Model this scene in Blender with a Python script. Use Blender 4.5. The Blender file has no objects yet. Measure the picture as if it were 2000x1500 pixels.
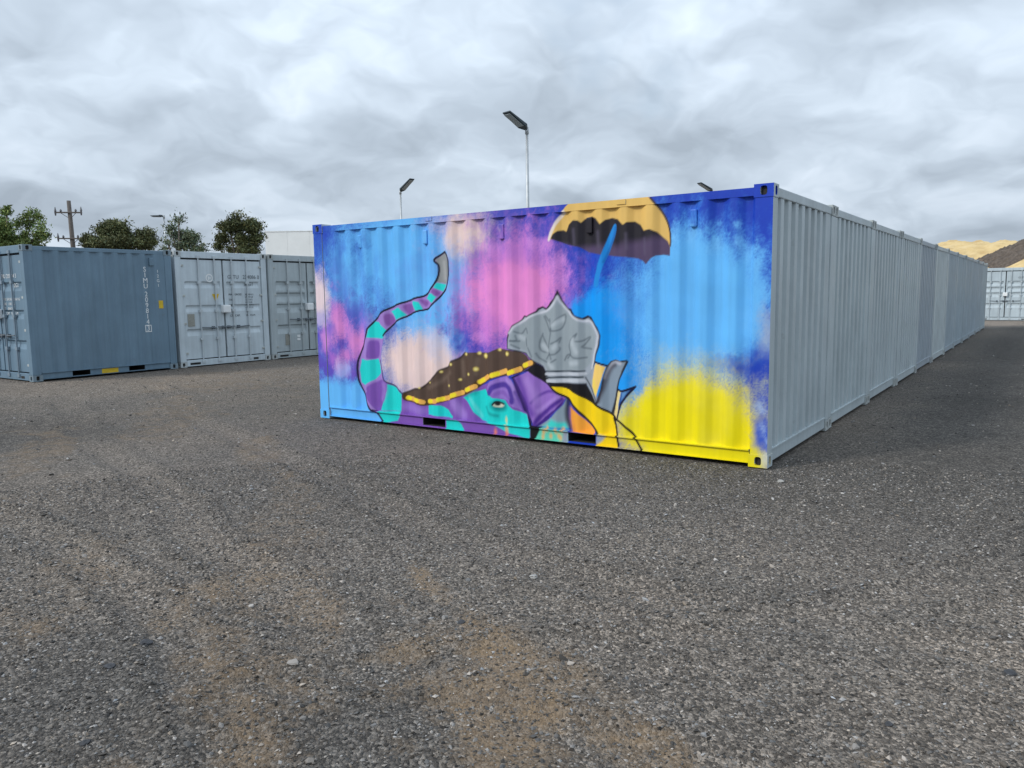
import bpy, bmesh, math, random
import numpy as np
from mathutils import Vector, Matrix

sc = bpy.context.scene
R = math.radians
# ------------------------------------------------------------------ camera
CAM = Vector((2.0646, -7.1059, 1.6388))
YAW, PITCH, ROLL, FPX = 0.606106, -0.1157156, -0.0141982, 1509.4
cy, sy = math.cos(YAW), math.sin(YAW)
fwd = Vector((-sy*math.cos(PITCH), cy*math.cos(PITCH), math.sin(PITCH)))
rgt0 = Vector((cy, sy, 0)); up0 = rgt0.cross(fwd)
rgt = rgt0*math.cos(ROLL) + up0*math.sin(ROLL); up = -rgt0*math.sin(ROLL) + up0*math.cos(ROLL)
cd = bpy.data.cameras.new('camera'); cam = bpy.data.objects.new('camera', cd)
sc.collection.objects.link(cam); sc.camera = cam
cam.matrix_world = Matrix(((rgt.x, up.x, -fwd.x, CAM.x), (rgt.y, up.y, -fwd.y, CAM.y), (rgt.z, up.z, -fwd.z, CAM.z), (0, 0, 0, 1)))
cd.sensor_width = 36; cd.lens = FPX/2000*36; cd.clip_start = .05; cd.clip_end = 3000
# ------------------------------------------------------------------ world: cloudy daylight
CLOUD_SEED = (21.93, 9.51, 0.0)
SUN_DIR = Vector((-.45, -.72, .64)).normalized()         # towards the sun
sun_el = math.asin(SUN_DIR.z); sun_az = math.atan2(SUN_DIR.x, SUN_DIR.y)
w = bpy.data.worlds.new('World'); sc.world = w; w.use_nodes = True
nt = w.node_tree; nt.nodes.clear()
class NT:
    """tiny node helper"""
    def __init__(s, t): s.t = t
    def n(s, typ, **kw):
        nd = s.t.nodes.new(typ)
        for k, v in kw.items():
            if k == 'i':
                for kk, vv in v.items():
                    if isinstance(vv, bpy.types.NodeSocket): s.t.links.new(vv, nd.inputs[kk])
                    else: nd.inputs[kk].default_value = vv
            else: setattr(nd, k, v)
        return nd
    def m(s, op, a, b=0.0, clamp=False):
        nd = s.n('ShaderNodeMath', operation=op, use_clamp=clamp, i={0: a, 1: b}); return nd.outputs[0]
    def mix(s, f, a, b, mode='MIX'):
        nd = s.n('ShaderNodeMix', data_type='RGBA', blend_type=mode, i={0: f, 6: a, 7: b}); return nd.outputs[2]
    def ramp(s, f, stops, interp='LINEAR'):
        nd = s.n('ShaderNodeValToRGB', i={0: f}); r = nd.color_ramp; r.interpolation = interp
        while len(r.elements) < len(stops): r.elements.new(.5)
        for e, (p, c) in zip(r.elements, stops):
            e.position = p; e.color = (c[0], c[1], c[2], 1) if not isinstance(c, (int, float)) else (c, c, c, 1)
        return nd.outputs[0]
    def mr(s, v, a, b, c=0., d=1.):
        return s.n('ShaderNodeMapRange', i={0: v, 1: a, 2: b, 3: c, 4: d}).outputs[0]
N = NT(nt)
tc = N.n('ShaderNodeTexCoord'); sx = N.n('ShaderNodeSeparateXYZ', i={0: tc.outputs['Generated']})
zc = N.m('ADD', N.m('MAXIMUM', sx.outputs[2], 0.0), .40)
pv = N.n('ShaderNodeCombineXYZ', i={0: N.m('DIVIDE', sx.outputs[0], zc), 1: N.m('DIVIDE', sx.outputs[1], zc), 2: 0.0})
seedn = N.n('ShaderNodeVectorMath', operation='ADD', i={0: pv.outputs[0], 1: CLOUD_SEED})
warp = N.n('ShaderNodeTexNoise', noise_dimensions='2D', i={'Vector': seedn.outputs[0], 'Scale': 4.5, 'Detail': 3.0, 'Roughness': .5})
wofs = N.n('ShaderNodeVectorMath', operation='SCALE', i={0: N.n('ShaderNodeVectorMath', operation='SUBTRACT', i={0: warp.outputs['Color'], 1: (.5, .5, .5)}).outputs[0], 'Scale': .22})
pw_ = N.n('ShaderNodeVectorMath', operation='ADD', i={0: pv.outputs[0], 1: wofs.outputs[0]}).outputs[0]
seeds = [seedn]
def cloud_field(vec):
    seeds.append(N.n('ShaderNodeVectorMath', operation='ADD', i={0: vec, 1: CLOUD_SEED})); vec = seeds[-1].outputs[0]
    a = N.n('ShaderNodeTexNoise', noise_dimensions='2D', i={'Vector': vec, 'Scale': 3.0, 'Detail': 6.0, 'Roughness': .48})
    v = N.n('ShaderNodeTexVoronoi', voronoi_dimensions='2D', feature='SMOOTH_F1', i={'Vector': vec, 'Scale': 3.3, 'Smoothness': .8})
    v2 = N.n('ShaderNodeTexNoise', noise_dimensions='2D', i={'Vector': vec, 'Scale': 7.0, 'Detail': 3.0, 'Roughness': .5})
    puff = N.m('ADD', N.m('MULTIPLY', v.outputs['Distance'], -.30), N.m('MULTIPLY', N.m('SUBTRACT', v2.outputs[0], .72), .26))
    return N.m('ADD', N.m('MULTIPLY', a.outputs[0], .42), puff)
f0 = cloud_field(pw_)
f1 = cloud_field(N.n('ShaderNodeVectorMath', operation='MULTIPLY', i={0: pw_, 1: (.965, .965, 1.0)}).outputs[0])
n2 = N.n('ShaderNodeTexNoise', noise_dimensions='2D', i={'Vector': seedn.outputs[0], 'Scale': 1.5, 'Detail': 2.0, 'Roughness': .45})
cl = N.m('ADD', N.m('MULTIPLY', f0, .55), N.m('MULTIPLY', n2.outputs[0], .62))
cl = N.m('ADD', cl, N.m('MULTIPLY', N.m('SUBTRACT', f0, f1), 1.05))
ccol = N.ramp(cl, [(.06, (.25, .295, .348)), (.22, (.305, .358, .42)), (.33, (.348, .406, .473)), (.43, (.395, .459, .531)), (.58, (.47, .535, .61))])
grad = N.mr(sx.outputs[2], 0, 1, .90, 2.4)
ccol = N.mix(1.0, ccol, grad, 'MULTIPLY')
ccol = N.mix(1.0, ccol, (10., 10., 10., 1), 'MULTIPLY')
sky = N.n('ShaderNodeTexSky', sky_type='NISHITA', sun_disc=False, sun_elevation=sun_el, sun_rotation=sun_az, air_density=1.2, dust_density=1.5)
n3 = N.n('ShaderNodeTexNoise', noise_dimensions='2D', i={'Vector': seedn.outputs[0], 'Scale': .9, 'Detail': 5.0, 'Roughness': .6, 'Distortion': .6})
gap = N.m('MULTIPLY', N.mr(n3.outputs[0], .60, .74, 0, .45), N.mr(sx.outputs[2], .06, .22))
scol = N.mix(gap, ccol, sky.outputs[0])
bg = N.n('ShaderNodeBackground', i={'Color': scol, 'Strength': .1})
N.n('ShaderNodeOutputWorld', i={0: bg.outputs[0]})
sd = bpy.data.lights.new('sun', 'SUN'); sd.energy = 1.5; sd.angle = R(10); sd.color = (1, .97, .92)
so = bpy.data.objects.new('sun', sd); sc.collection.objects.link(so)
so.rotation_euler = (-SUN_DIR).to_track_quat('-Z', 'Y').to_euler(); so.location = (0, 0, 30)
sc.view_settings.view_transform = 'Standard'; sc.view_settings.look = 'None'
sc.view_settings.exposure = 0.54; sc.view_settings.gamma = 1.0; sc.view_settings.use_curve_mapping = False
sc.cycles.max_bounces = 5; sc.cycles.diffuse_bounces = 3; sc.cycles.glossy_bounces = 2; sc.cycles.transmission_bounces = 1
w.cycles.sampling_method = 'MANUAL'; w.cycles.sample_map_resolution = 512

# ------------------------------------------------------------------ helpers
rng = np.random.default_rng(7); random.seed(7)
def link(o): sc.collection.objects.link(o); return o
def obj(name, me, mat=None, parent=None, color=None, loc=None):
    o = bpy.data.objects.new(name, me); link(o)
    if mat is not None and me is not None and not me.materials: me.materials.append(mat)
    if parent is not None: o.parent = parent
    if color is not None: o.color = (*color, 1)
    if loc is not None: o.location = loc
    return o
def tag(o, label, cat=None, group=None, kind=None):
    if label: o['label'] = label
    if cat: o['category'] = cat
    if group: o['group'] = group
    if kind: o['kind'] = kind
    return o
def empty(name, loc=(0, 0, 0), rz=0):
    o = bpy.data.objects.new(name, None); link(o); o.location = loc; o.rotation_euler = (0, 0, rz); o.empty_display_size = .3
    return o
def s2l(c):
    c = np.asarray(c, float)/255.; return np.where(c <= .04045, c/12.92, ((c+.055)/1.055)**2.4)
def hash2(ix, iy, seed):
    h = (ix.astype(np.int64)*374761393 + iy.astype(np.int64)*668265263 + seed*1442695041) & 0xffffffff
    h = ((h ^ (h >> 13))*1274126177) & 0xffffffff
    return ((h ^ (h >> 16)) & 0xffff)/65535.
def vnoise(x, y, seed=0):
    ix = np.floor(x).astype(np.int64); iy = np.floor(y).astype(np.int64); fx = x-ix; fy = y-iy
    fx = fx*fx*(3-2*fx); fy = fy*fy*(3-2*fy)
    a = hash2(ix, iy, seed); b = hash2(ix+1, iy, seed); c = hash2(ix, iy+1, seed); d = hash2(ix+1, iy+1, seed)
    return (a*(1-fx)+b*fx)*(1-fy)+(c*(1-fx)+d*fx)*fy
def fbm(x, y, seed=0, oct=4, rough=.5):
    t = 0; a = 1; s = 0
    for k in range(oct):
        t = t+a*vnoise(x*2**k+k*17.3, y*2**k-k*9.1, seed+k*31); s += a; a *= rough
    return t/s
def sstep(x, a, b):
    t = np.clip((x-a)/(b-a), 0, 1); return t*t*(3-2*t)
class MB:
    def __init__(s): s.v = []; s.f = []
    def quad(s, a, b, c, d):
        n = len(s.v); s.v += [a, b, c, d]; s.f.append((n, n+1, n+2, n+3)); return s
    def box(s, x0, x1, y0, y1, z0, z1, skip=''):
        n = len(s.v)
        s.v += [(x0, y0, z0), (x1, y0, z0), (x1, y1, z0), (x0, y1, z0), (x0, y0, z1), (x1, y0, z1), (x1, y1, z1), (x0, y1, z1)]
        fs = {'b': (3, 2, 1, 0), 't': (4, 5, 6, 7), 'f': (0, 1, 5, 4), 'r': (1, 2, 6, 5), 'k': (2, 3, 7, 6), 'l': (3, 0, 4, 7)}
        for k, f in fs.items():
            if k not in skip: s.f.append(tuple(n+i for i in f))
        return s
    def gbox(s, x0, x1, y0, y1, z0, z1, st):
        """box with every face cut into a grid of about st"""
        def grid(o, du, dv):
            nu = max(1, int(np.ceil(np.linalg.norm(du)/st))); nv = max(1, int(np.ceil(np.linalg.norm(dv)/st)))
            n = len(s.v); o, du, dv = map(np.array, (o, du, dv))
            for j in range(nv+1):
                for i in range(nu+1): s.v.append(tuple(o+du*(i/nu)+dv*(j/nv)))
            for j in range(nv):
                for i in range(nu):
                    a = n+j*(nu+1)+i; s.f.append((a, a+1, a+nu+2, a+nu+1))
        X, Y, Z = x1-x0, y1-y0, z1-z0
        grid((x0, y0, z0), (X, 0, 0), (0, 0, Z)); grid((x1, y1, z0), (-X, 0, 0), (0, 0, Z))
        grid((x1, y0, z0), (0, Y, 0), (0, 0, Z)); grid((x0, y1, z0), (0, -Y, 0), (0, 0, Z))
        grid((x0, y0, z1), (X, 0, 0), (0, Y, 0)); grid((x0, y1, z0), (X, 0, 0), (0, -Y, 0))
        return s
    def tube(s, pts, rad, n=8, cap=True):
        pts = [Vector(p) for p in pts]
        if not isinstance(rad, (list, tuple)): rad = [rad]*len(pts)
        st = len(s.v); ref = Vector((0, 0, 1))
        d0 = (pts[-1]-pts[0]).normalized()
        if abs(d0.z) > .9: ref = Vector((1, 0, 0))
        for i, p in enumerate(pts):
            d = (pts[min(i+1, len(pts)-1)]-pts[max(i-1, 0)]).normalized()
            a = d.cross(ref).normalized(); b = a.cross(d).normalized()
            for k in range(n):
                t = 2*math.pi*k/n; s.v.append(tuple(p+(a*math.cos(t)+b*math.sin(t))*rad[i]))
        for i in range(len(pts)-1):
            for k in range(n):
                a = st+i*n+k; b = st+i*n+(k+1) % n; s.f.append((a, b, b+n, a+n))
        if cap:
            s.f.append(tuple(st+k for k in range(n))[::-1]); s.f.append(tuple(st+(len(pts)-1)*n+k for k in range(n)))
        return s
    def mesh(s, name, mat=None, smooth=False):
        me = bpy.data.meshes.new(name); me.from_pydata([tuple(map(float, v)) for v in s.v], [], s.f); me.update()
        if smooth: me.polygons.foreach_set('use_smooth', [True]*len(me.polygons))
        if mat: me.materials.append(mat)
        return me
def npmesh(name, V, F, mat=None, smooth=False):
    me = bpy.data.meshes.new(name); V = np.asarray(V, np.float32); F = np.asarray(F, np.int32); k = F.shape[1]
    me.vertices.add(len(V)); me.vertices.foreach_set('co', V.ravel())
    me.loops.add(F.size); me.loops.foreach_set('vertex_index', F.ravel())
    me.polygons.add(len(F)); me.polygons.foreach_set('loop_start', np.arange(0, F.size, k, dtype=np.int32))
    me.polygons.foreach_set('use_smooth', np.full(len(F), smooth)); me.update(calc_edges=True); me.validate()
    if mat: me.materials.append(mat)
    return me
def bevel(me, wd=.006, seg=2):
    b = bmesh.new(); b.from_mesh(me); bmesh.ops.remove_doubles(b, verts=b.verts, dist=1e-5)
    bmesh.ops.bevel(b, geom=list(b.edges), offset=wd, segments=seg, profile=.6, affect='EDGES', clamp_overlap=True)
    b.to_mesh(me); b.free(); return me

# ------------------------------------------------------------------ materials
def newmat(name):
    m = bpy.data.materials.new(name); m.use_nodes = True; t = m.node_tree; t.nodes.clear()
    n = NT(t); b = n.n('ShaderNodeBsdfPrincipled'); n.n('ShaderNodeOutputMaterial', i={0: b.outputs[0]})
    return m, n, b
def setin(n, b, **kw):
    for k, v in kw.items():
        k = k.replace('_', ' ')
        if isinstance(v, bpy.types.NodeSocket): n.t.links.new(v, b.inputs[k])
        else: b.inputs[k].default_value = v
def simple(name, col, rough=.6, var=.12, scale=8., metal=0., bump=0., bscale=60.):
    m, n, b = newmat(name)
    tc = n.n('ShaderNodeTexCoord'); nz = n.n('ShaderNodeTexNoise', i={'Vector': tc.outputs['Object'], 'Scale': scale, 'Detail': 6.0, 'Roughness': .6})
    f = n.mr(nz.outputs[0], .3, .7, 1-var, 1+var)
    setin(n, b, Base_Color=n.mix(1., (*col, 1), f, 'MULTIPLY'), Roughness=rough, Metallic=metal)
    if bump:
        nb = n.n('ShaderNodeTexNoise', i={'Vector': tc.outputs['Object'], 'Scale': bscale, 'Detail': 4.0})
        bp = n.n('ShaderNodeBump', i={'Strength': bump, 'Distance': .02, 'Height': nb.outputs[0]}); setin(n, b, Normal=bp.outputs[0])
    return m
def paint_mat(name, attr=None, rust=.0, rough=.42):
    """container paint: object colour (or mural colour attribute) with grime, faint streaks, dents and a little rust"""
    m, n, b = newmat(name)
    tc = n.n('ShaderNodeTexCoord'); geo = n.n('ShaderNodeNewGeometry')
    P = geo.outputs['Position']
    if attr: base = n.n('ShaderNodeAttribute', attribute_name=attr).outputs['Color']
    else: base = n.n('ShaderNodeObjectInfo').outputs['Color']
    big = n.n('ShaderNodeTexNoise', i={'Vector': P, 'Scale': 1.7, 'Detail': 5.0, 'Roughness': .6})
    mp = n.n('ShaderNodeMapping', i={'Vector': P, 'Scale': (14., 14., .55)})
    st = n.n('ShaderNodeTexNoise', i={'Vector': mp.outputs[0], 'Scale': 1.0, 'Detail': 5.0, 'Roughness': .6})
    k = .05 if attr else .10
    f1 = n.mr(big.outputs[0], .3, .7, 1-k, 1+k); f2 = n.mr(st.outputs[0], .35, .7, 1.03, 1-k*1.1)
    c = n.mix(1., base, f1, 'MULTIPLY'); c = n.mix(1., c, f2, 'MULTIPLY')
    if rust:
        rn = n.n('ShaderNodeTexNoise', i={'Vector': P, 'Scale': 7.0, 'Detail': 9.0, 'Roughness': .75})
        c = n.mix(n.mr(rn.outputs[0], .62, .70, 0, rust), c, (.16, .10, .06, 1))
    sp = n.n('ShaderNodeTexNoise', i={'Vector': P, 'Scale': 60., 'Detail': 3.0})
    setin(n, b, Base_Color=c, Roughness=n.mr(sp.outputs[0], .3, .7, rough-.06, rough+.10)); b.inputs['Specular IOR Level'].default_value = .28 if attr else .4
    dn = n.n('ShaderNodeTexNoise', i={'Vector': P, 'Scale': 2.4, 'Detail': 2.0})
    bp = n.n('ShaderNodeBump', i={'Strength': .25, 'Distance': .02, 'Height': dn.outputs[0]}); setin(n, b, Normal=bp.outputs[0])
    return m
M = {}
M['paint'] = paint_mat('container_paint', None, .22)
M['casting'] = paint_mat('casting_paint', None, .55, .6)
M['mural'] = paint_mat('mural_paint', 'mural', 0, .5)
M['black'] = simple('rubber_gap_black', (.012, .013, .015), .7, .2)  # door seal rubber, also the painted-in shade of the door gaps
M['hole'] = simple('dark_steel', (.02, .019, .018), .8, .3)
M['galv'] = simple('galvanised', (.42, .44, .45), .45, .12, 5., .4)
M['lamp'] = simple('lamp_housing', (.035, .05, .06), .5, .15)
M['lens'] = simple('lamp_lens', (.30, .33, .34), .25, .05)
M['wood'] = simple('weathered_wood', (.10, .085, .075), .85, .3, 3.)
M['white'] = simple('white_paint', (.75, .77, .77), .5, .08)
M['ink'] = simple('black_ink', (.03, .035, .045), .5, .1)
M['ink2'] = simple('faded_ink', (.10, .12, .14), .5, .15)
M['yellow'] = simple('yellow_paint', (.62, .42, .02), .5, .15)
M['tan'] = simple('tan_plate', (.27, .27, .24), .45, .2, 30.)
M['hinge'] = simple('hinge_paint', (.42, .44, .42), .5, .15)
M['wall'] = simple('cream_wall', (.80, .81, .79), .7, .04, 1.)
M['roofm'] = simple('grey_capping', (.30, .32, .33), .5, .1)
M['ceramic'] = simple('insulator', (.10, .10, .11), .3, .1)

# ------------------------------------------------------------------ mural data: metres on the painted side (u from its left end, v up)
MURAL_SPRAYS = [
 (0.595,1.066,1.12,0.713,(76,72,180),0.6,0.6,1,3),
 (0.19,0.816,0.582,0.417,(96,78,184),0.6,0.6,0.9,3),
 (3.123,2.341,0.535,0.291,(92,80,178),0.8,0.7,0.85,4),
 (1.469,1.926,1.328,0.927,(86,150,224),0.6,0.39,0.85,4.5),
 (1.469,1.926,1.104,0.758,(100,182,242),0.26,0.26,1,3),
 (0.834,2.021,0.535,0.456,(100,182,242),0.5,0.4,0.9,4),
 (2.031,1.424,0.569,0.664,(100,160,230),0.6,0.675,0.85,4.5),
 (2.031,1.424,0.469,0.543,(100,182,242),0.4,0.45,1,3),
 (0.839,2.118,0.115,0.151,(52,108,190),0.9,1,0.62,7),
 (0.755,2.283,0.083,0.093,(50,100,190),0.9,1,0.62,7),
 (0.41,2.035,0.121,0.132,(70,110,200),0.9,1,0.62,7),
 (0.931,1.76,0.098,0.199,(66,118,200),0.9,1,0.62,7),
 (0.516,1.7,0.103,0.155,(84,110,205),0.9,1,0.62,7),
 (1.174,1.563,0.142,0.15,(70,112,200),0.9,1,0.62,7),
 (0.601,1.864,0.202,0.202,(88,146,220),0.9,1,0.62,7),
 (0.924,2.339,0.065,0.103,(58,110,190),0.9,1,0.62,7),
 (1.103,1.949,0.08,0.173,(84,150,222),0.9,1,0.62,7),
 (0.509,2.262,0.136,0.071,(70,120,205),0.9,1,0.62,7),
 (0.346,1.77,0.087,0.121,(96,110,205),0.9,1,0.62,7),
 (0.708,1.401,0.368,0.199,(84,88,186),0.8,0.9,0.8,6),
 (1.296,1.339,0.208,0.167,(50,70,170),0.7,0.8,0.9,5),
 (1.298,0.985,0.174,0.286,(48,62,165),0.6,0.7,0.95,5),
 (1.406,0.859,0.104,0.116,(120,110,200),0.8,0.8,0.6,6),
 (0.373,1.4,0.145,0.217,(214,130,205),0.8,0.8,0.9,6),
 (0.412,1.231,0.135,0.135,(226,140,208),0.8,0.8,0.9,6),
 (0.708,1.049,0.187,0.161,(228,138,205),0.8,0.8,0.95,6),
 (0.601,1.167,0.113,0.107,(206,128,206),0.8,0.8,0.8,6),
 (0.167,1.091,0.089,0.207,(215,140,215),0.8,0.8,0.9,6),
 (0.508,0.882,0.154,0.109,(212,128,200),0.8,0.8,0.85,6),
 (0.776,0.904,0.112,0.121,(214,130,205),0.8,0.8,0.85,6),
 (0.27,0.819,0.079,0.11,(180,110,205),0.8,0.8,0.8,6),
 (0.215,1.229,0.099,0.11,(120,100,205),0.8,0.8,0.8,6),
 (0.904,1.238,0.11,0.132,(150,120,214),0.8,0.8,0.7,6),
 (0.421,0.715,0.117,0.109,(206,170,222),0.8,0.8,0.9,6),
 (0.455,0.621,0.155,0.096,(160,170,230),0.8,0.8,0.9,6),
 (0.665,0.597,0.133,0.095,(116,84,186),0.8,0.8,0.8,6),
 (0.767,0.736,0.075,0.147,(150,110,205),0.8,0.8,0.8,6),
 (0.081,1.652,0.199,0.315,(230,208,210),0.45,0.45,1,5),
 (0.042,1.351,0.16,0.097,(180,170,214),0.8,0.6,0.9,5),
 (0.546,0.161,1.007,0.388,(100,182,242),0.3,0.45,1,4),
 (-0.002,0.163,0.403,0.385,(100,182,242),0.28,0.4,1,4),
 (1.787,0.778,0.673,0.445,(176,190,226),0.7,0.6,0.7,4),
 (1.787,0.797,0.612,0.406,(230,203,196),0.3,0.3,1,4),
 (2.084,1.099,0.238,0.185,(196,196,220),0.8,0.7,0.7,5),
 (2.438,2.438,0.455,0.174,(190,176,206),0.8,0.7,0.85,5),
 (2.53,2.259,0.337,0.292,(230,203,196),0.4,0.5,1,4),
 (2.762,2.046,0.215,0.115,(120,96,186),0.9,0.8,0.8,5),
 (2.378,1.705,0.227,0.503,(122,174,236),0.7,0.6,0.9,4),
 (2.601,1.555,0.193,0.355,(166,150,224),0.9,0.8,0.75,5),
 (2.518,1.258,0.225,0.215,(46,62,176),0.6,0.8,0.95,5),
 (2.483,1.365,0.106,0.095,(60,78,184),0.8,0.8,0.8,6),
 (2.775,1.05,0.331,0.13,(46,58,176),0.6,0.6,0.95,5),
 (3.229,1.664,0.772,0.66,(170,110,200),0.75,0.8,0.8,4.5),
 (3.242,1.653,0.608,0.557,(233,138,205),0.42,0.42,1,4),
 (2.838,1.263,0.216,0.2,(206,122,204),0.9,0.8,0.75,5),
 (3.291,2.11,0.397,0.145,(176,112,198),0.9,0.9,0.7,6),
 (3.782,1.927,0.114,0.106,(206,134,214),0.95,1,0.75,7),
 (3.876,1.79,0.076,0.071,(206,134,214),0.95,1,0.75,7),
 (3.637,2.149,0.077,0.071,(206,134,214),0.95,1,0.75,7),
 (2.943,2.125,0.099,0.088,(206,134,214),0.95,1,0.75,7),
 (3.493,2.21,0.092,0.084,(206,134,214),0.95,1,0.75,7),
 (3.927,1.88,0.044,0.041,(206,134,214),0.95,1,0.75,7),
 (3.866,2.032,0.05,0.047,(206,134,214),0.95,1,0.75,7),
 (2.74,1.143,0.074,0.065,(206,134,214),0.95,1,0.75,7),
 (4.375,1.256,0.517,0.555,(20,110,220),0.6,0.51,0.85,6),
 (4.375,1.256,0.448,0.478,(0,152,238),0.28,0.34,1,4),
 (4.482,0.81,0.487,0.352,(0,152,238),0.4,0.4,1,4),
 (4.742,0.666,0.288,0.368,(24,150,234),0.6,0.5,0.95,4),
 (4.738,1.491,0.274,0.41,(86,160,222),0.8,0.6,0.85,4),
 (5.332,1.51,0.721,0.769,(70,140,224),0.6,0.51,0.85,6),
 (5.332,1.51,0.606,0.64,(100,182,242),0.36,0.34,1,4),
 (5.653,1.49,0.378,0.528,(100,182,242),0.5,0.5,1,4),
 (5.043,1.09,0.315,0.305,(100,182,242),0.6,0.5,0.95,4),
 (5.192,1.98,0.295,0.215,(100,182,242),0.6,0.7,0.85,5),
 (5.737,2.098,0.052,0.082,(112,186,242),0.95,1,0.75,7),
 (5.835,1.955,0.061,0.097,(112,186,242),0.95,1,0.75,7),
 (5.293,2.168,0.061,0.092,(112,186,242),0.95,1,0.75,7),
 (5.545,2.06,0.058,0.09,(112,186,242),0.95,1,0.75,7),
 (5.921,1.859,0.055,0.088,(112,186,242),0.95,1,0.75,7),
 (5.959,1.628,0.064,0.104,(112,186,242),0.95,1,0.75,7),
 (5.735,2.237,0.033,0.052,(112,186,242),0.95,1,0.75,7),
 (5.893,1.442,0.075,0.12,(112,186,242),0.95,1,0.75,7),
 (5.096,2.154,0.063,0.093,(112,186,242),0.95,1,0.75,7),
 (5.912,1.629,0.093,0.374,(100,182,242),0.9,0.8,0.7,5),
 (6.01,1.233,0.082,0.187,(150,166,192),0.8,0.6,0.85,5),
 (5.257,0.921,0.551,0.17,(150,190,214),0.9,0.6,0.7,5),
 (5.663,0.933,0.193,0.077,(92,124,186),0.9,0.7,0.8,5),
 (5.973,0.785,0.176,0.305,(20,58,176),0.5,0.5,0.97,5),
 (5.784,0.943,0.115,0.086,(28,66,176),0.8,0.7,0.9,6),
 (5.291,0.319,0.687,0.623,(196,200,140),0.5,0.4,0.8,4),
 (5.308,0.245,0.648,0.625,(238,220,0),0.26,0.18,1,4),
 (4.995,0.346,0.374,0.344,(238,220,0),0.4,0.36,1,4),
 (5.776,0.141,0.193,0.345,(238,220,0),0.5,0.4,1,5),
 (6.003,0.309,0.084,0.211,(40,80,190),0.6,0.7,0.92,5),
 (5.996,0.395,0.042,0.056,(150,172,214),0.9,0.9,0.75,7),
 (6.017,0.526,0.032,0.043,(150,172,214),0.9,0.9,0.75,7),
 (5.959,0.594,0.037,0.05,(150,172,214),0.9,0.9,0.75,7),
 (6.033,0.255,0.032,0.044,(150,172,214),0.9,0.9,0.75,7),
 (5.96,0.097,0.104,0.106,(232,216,30),0.6,0.5,0.95,5),
 (5.477,0.034,0.634,0.121,(238,220,0),0.35,0.2,1,3),
 (6.036,0.086,0.061,0.077,(206,206,196),0.7,0.5,0.8,5),
 (4.629,0.262,0.194,0.278,(234,216,16),0.6,0.5,0.95,5),
]
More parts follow.
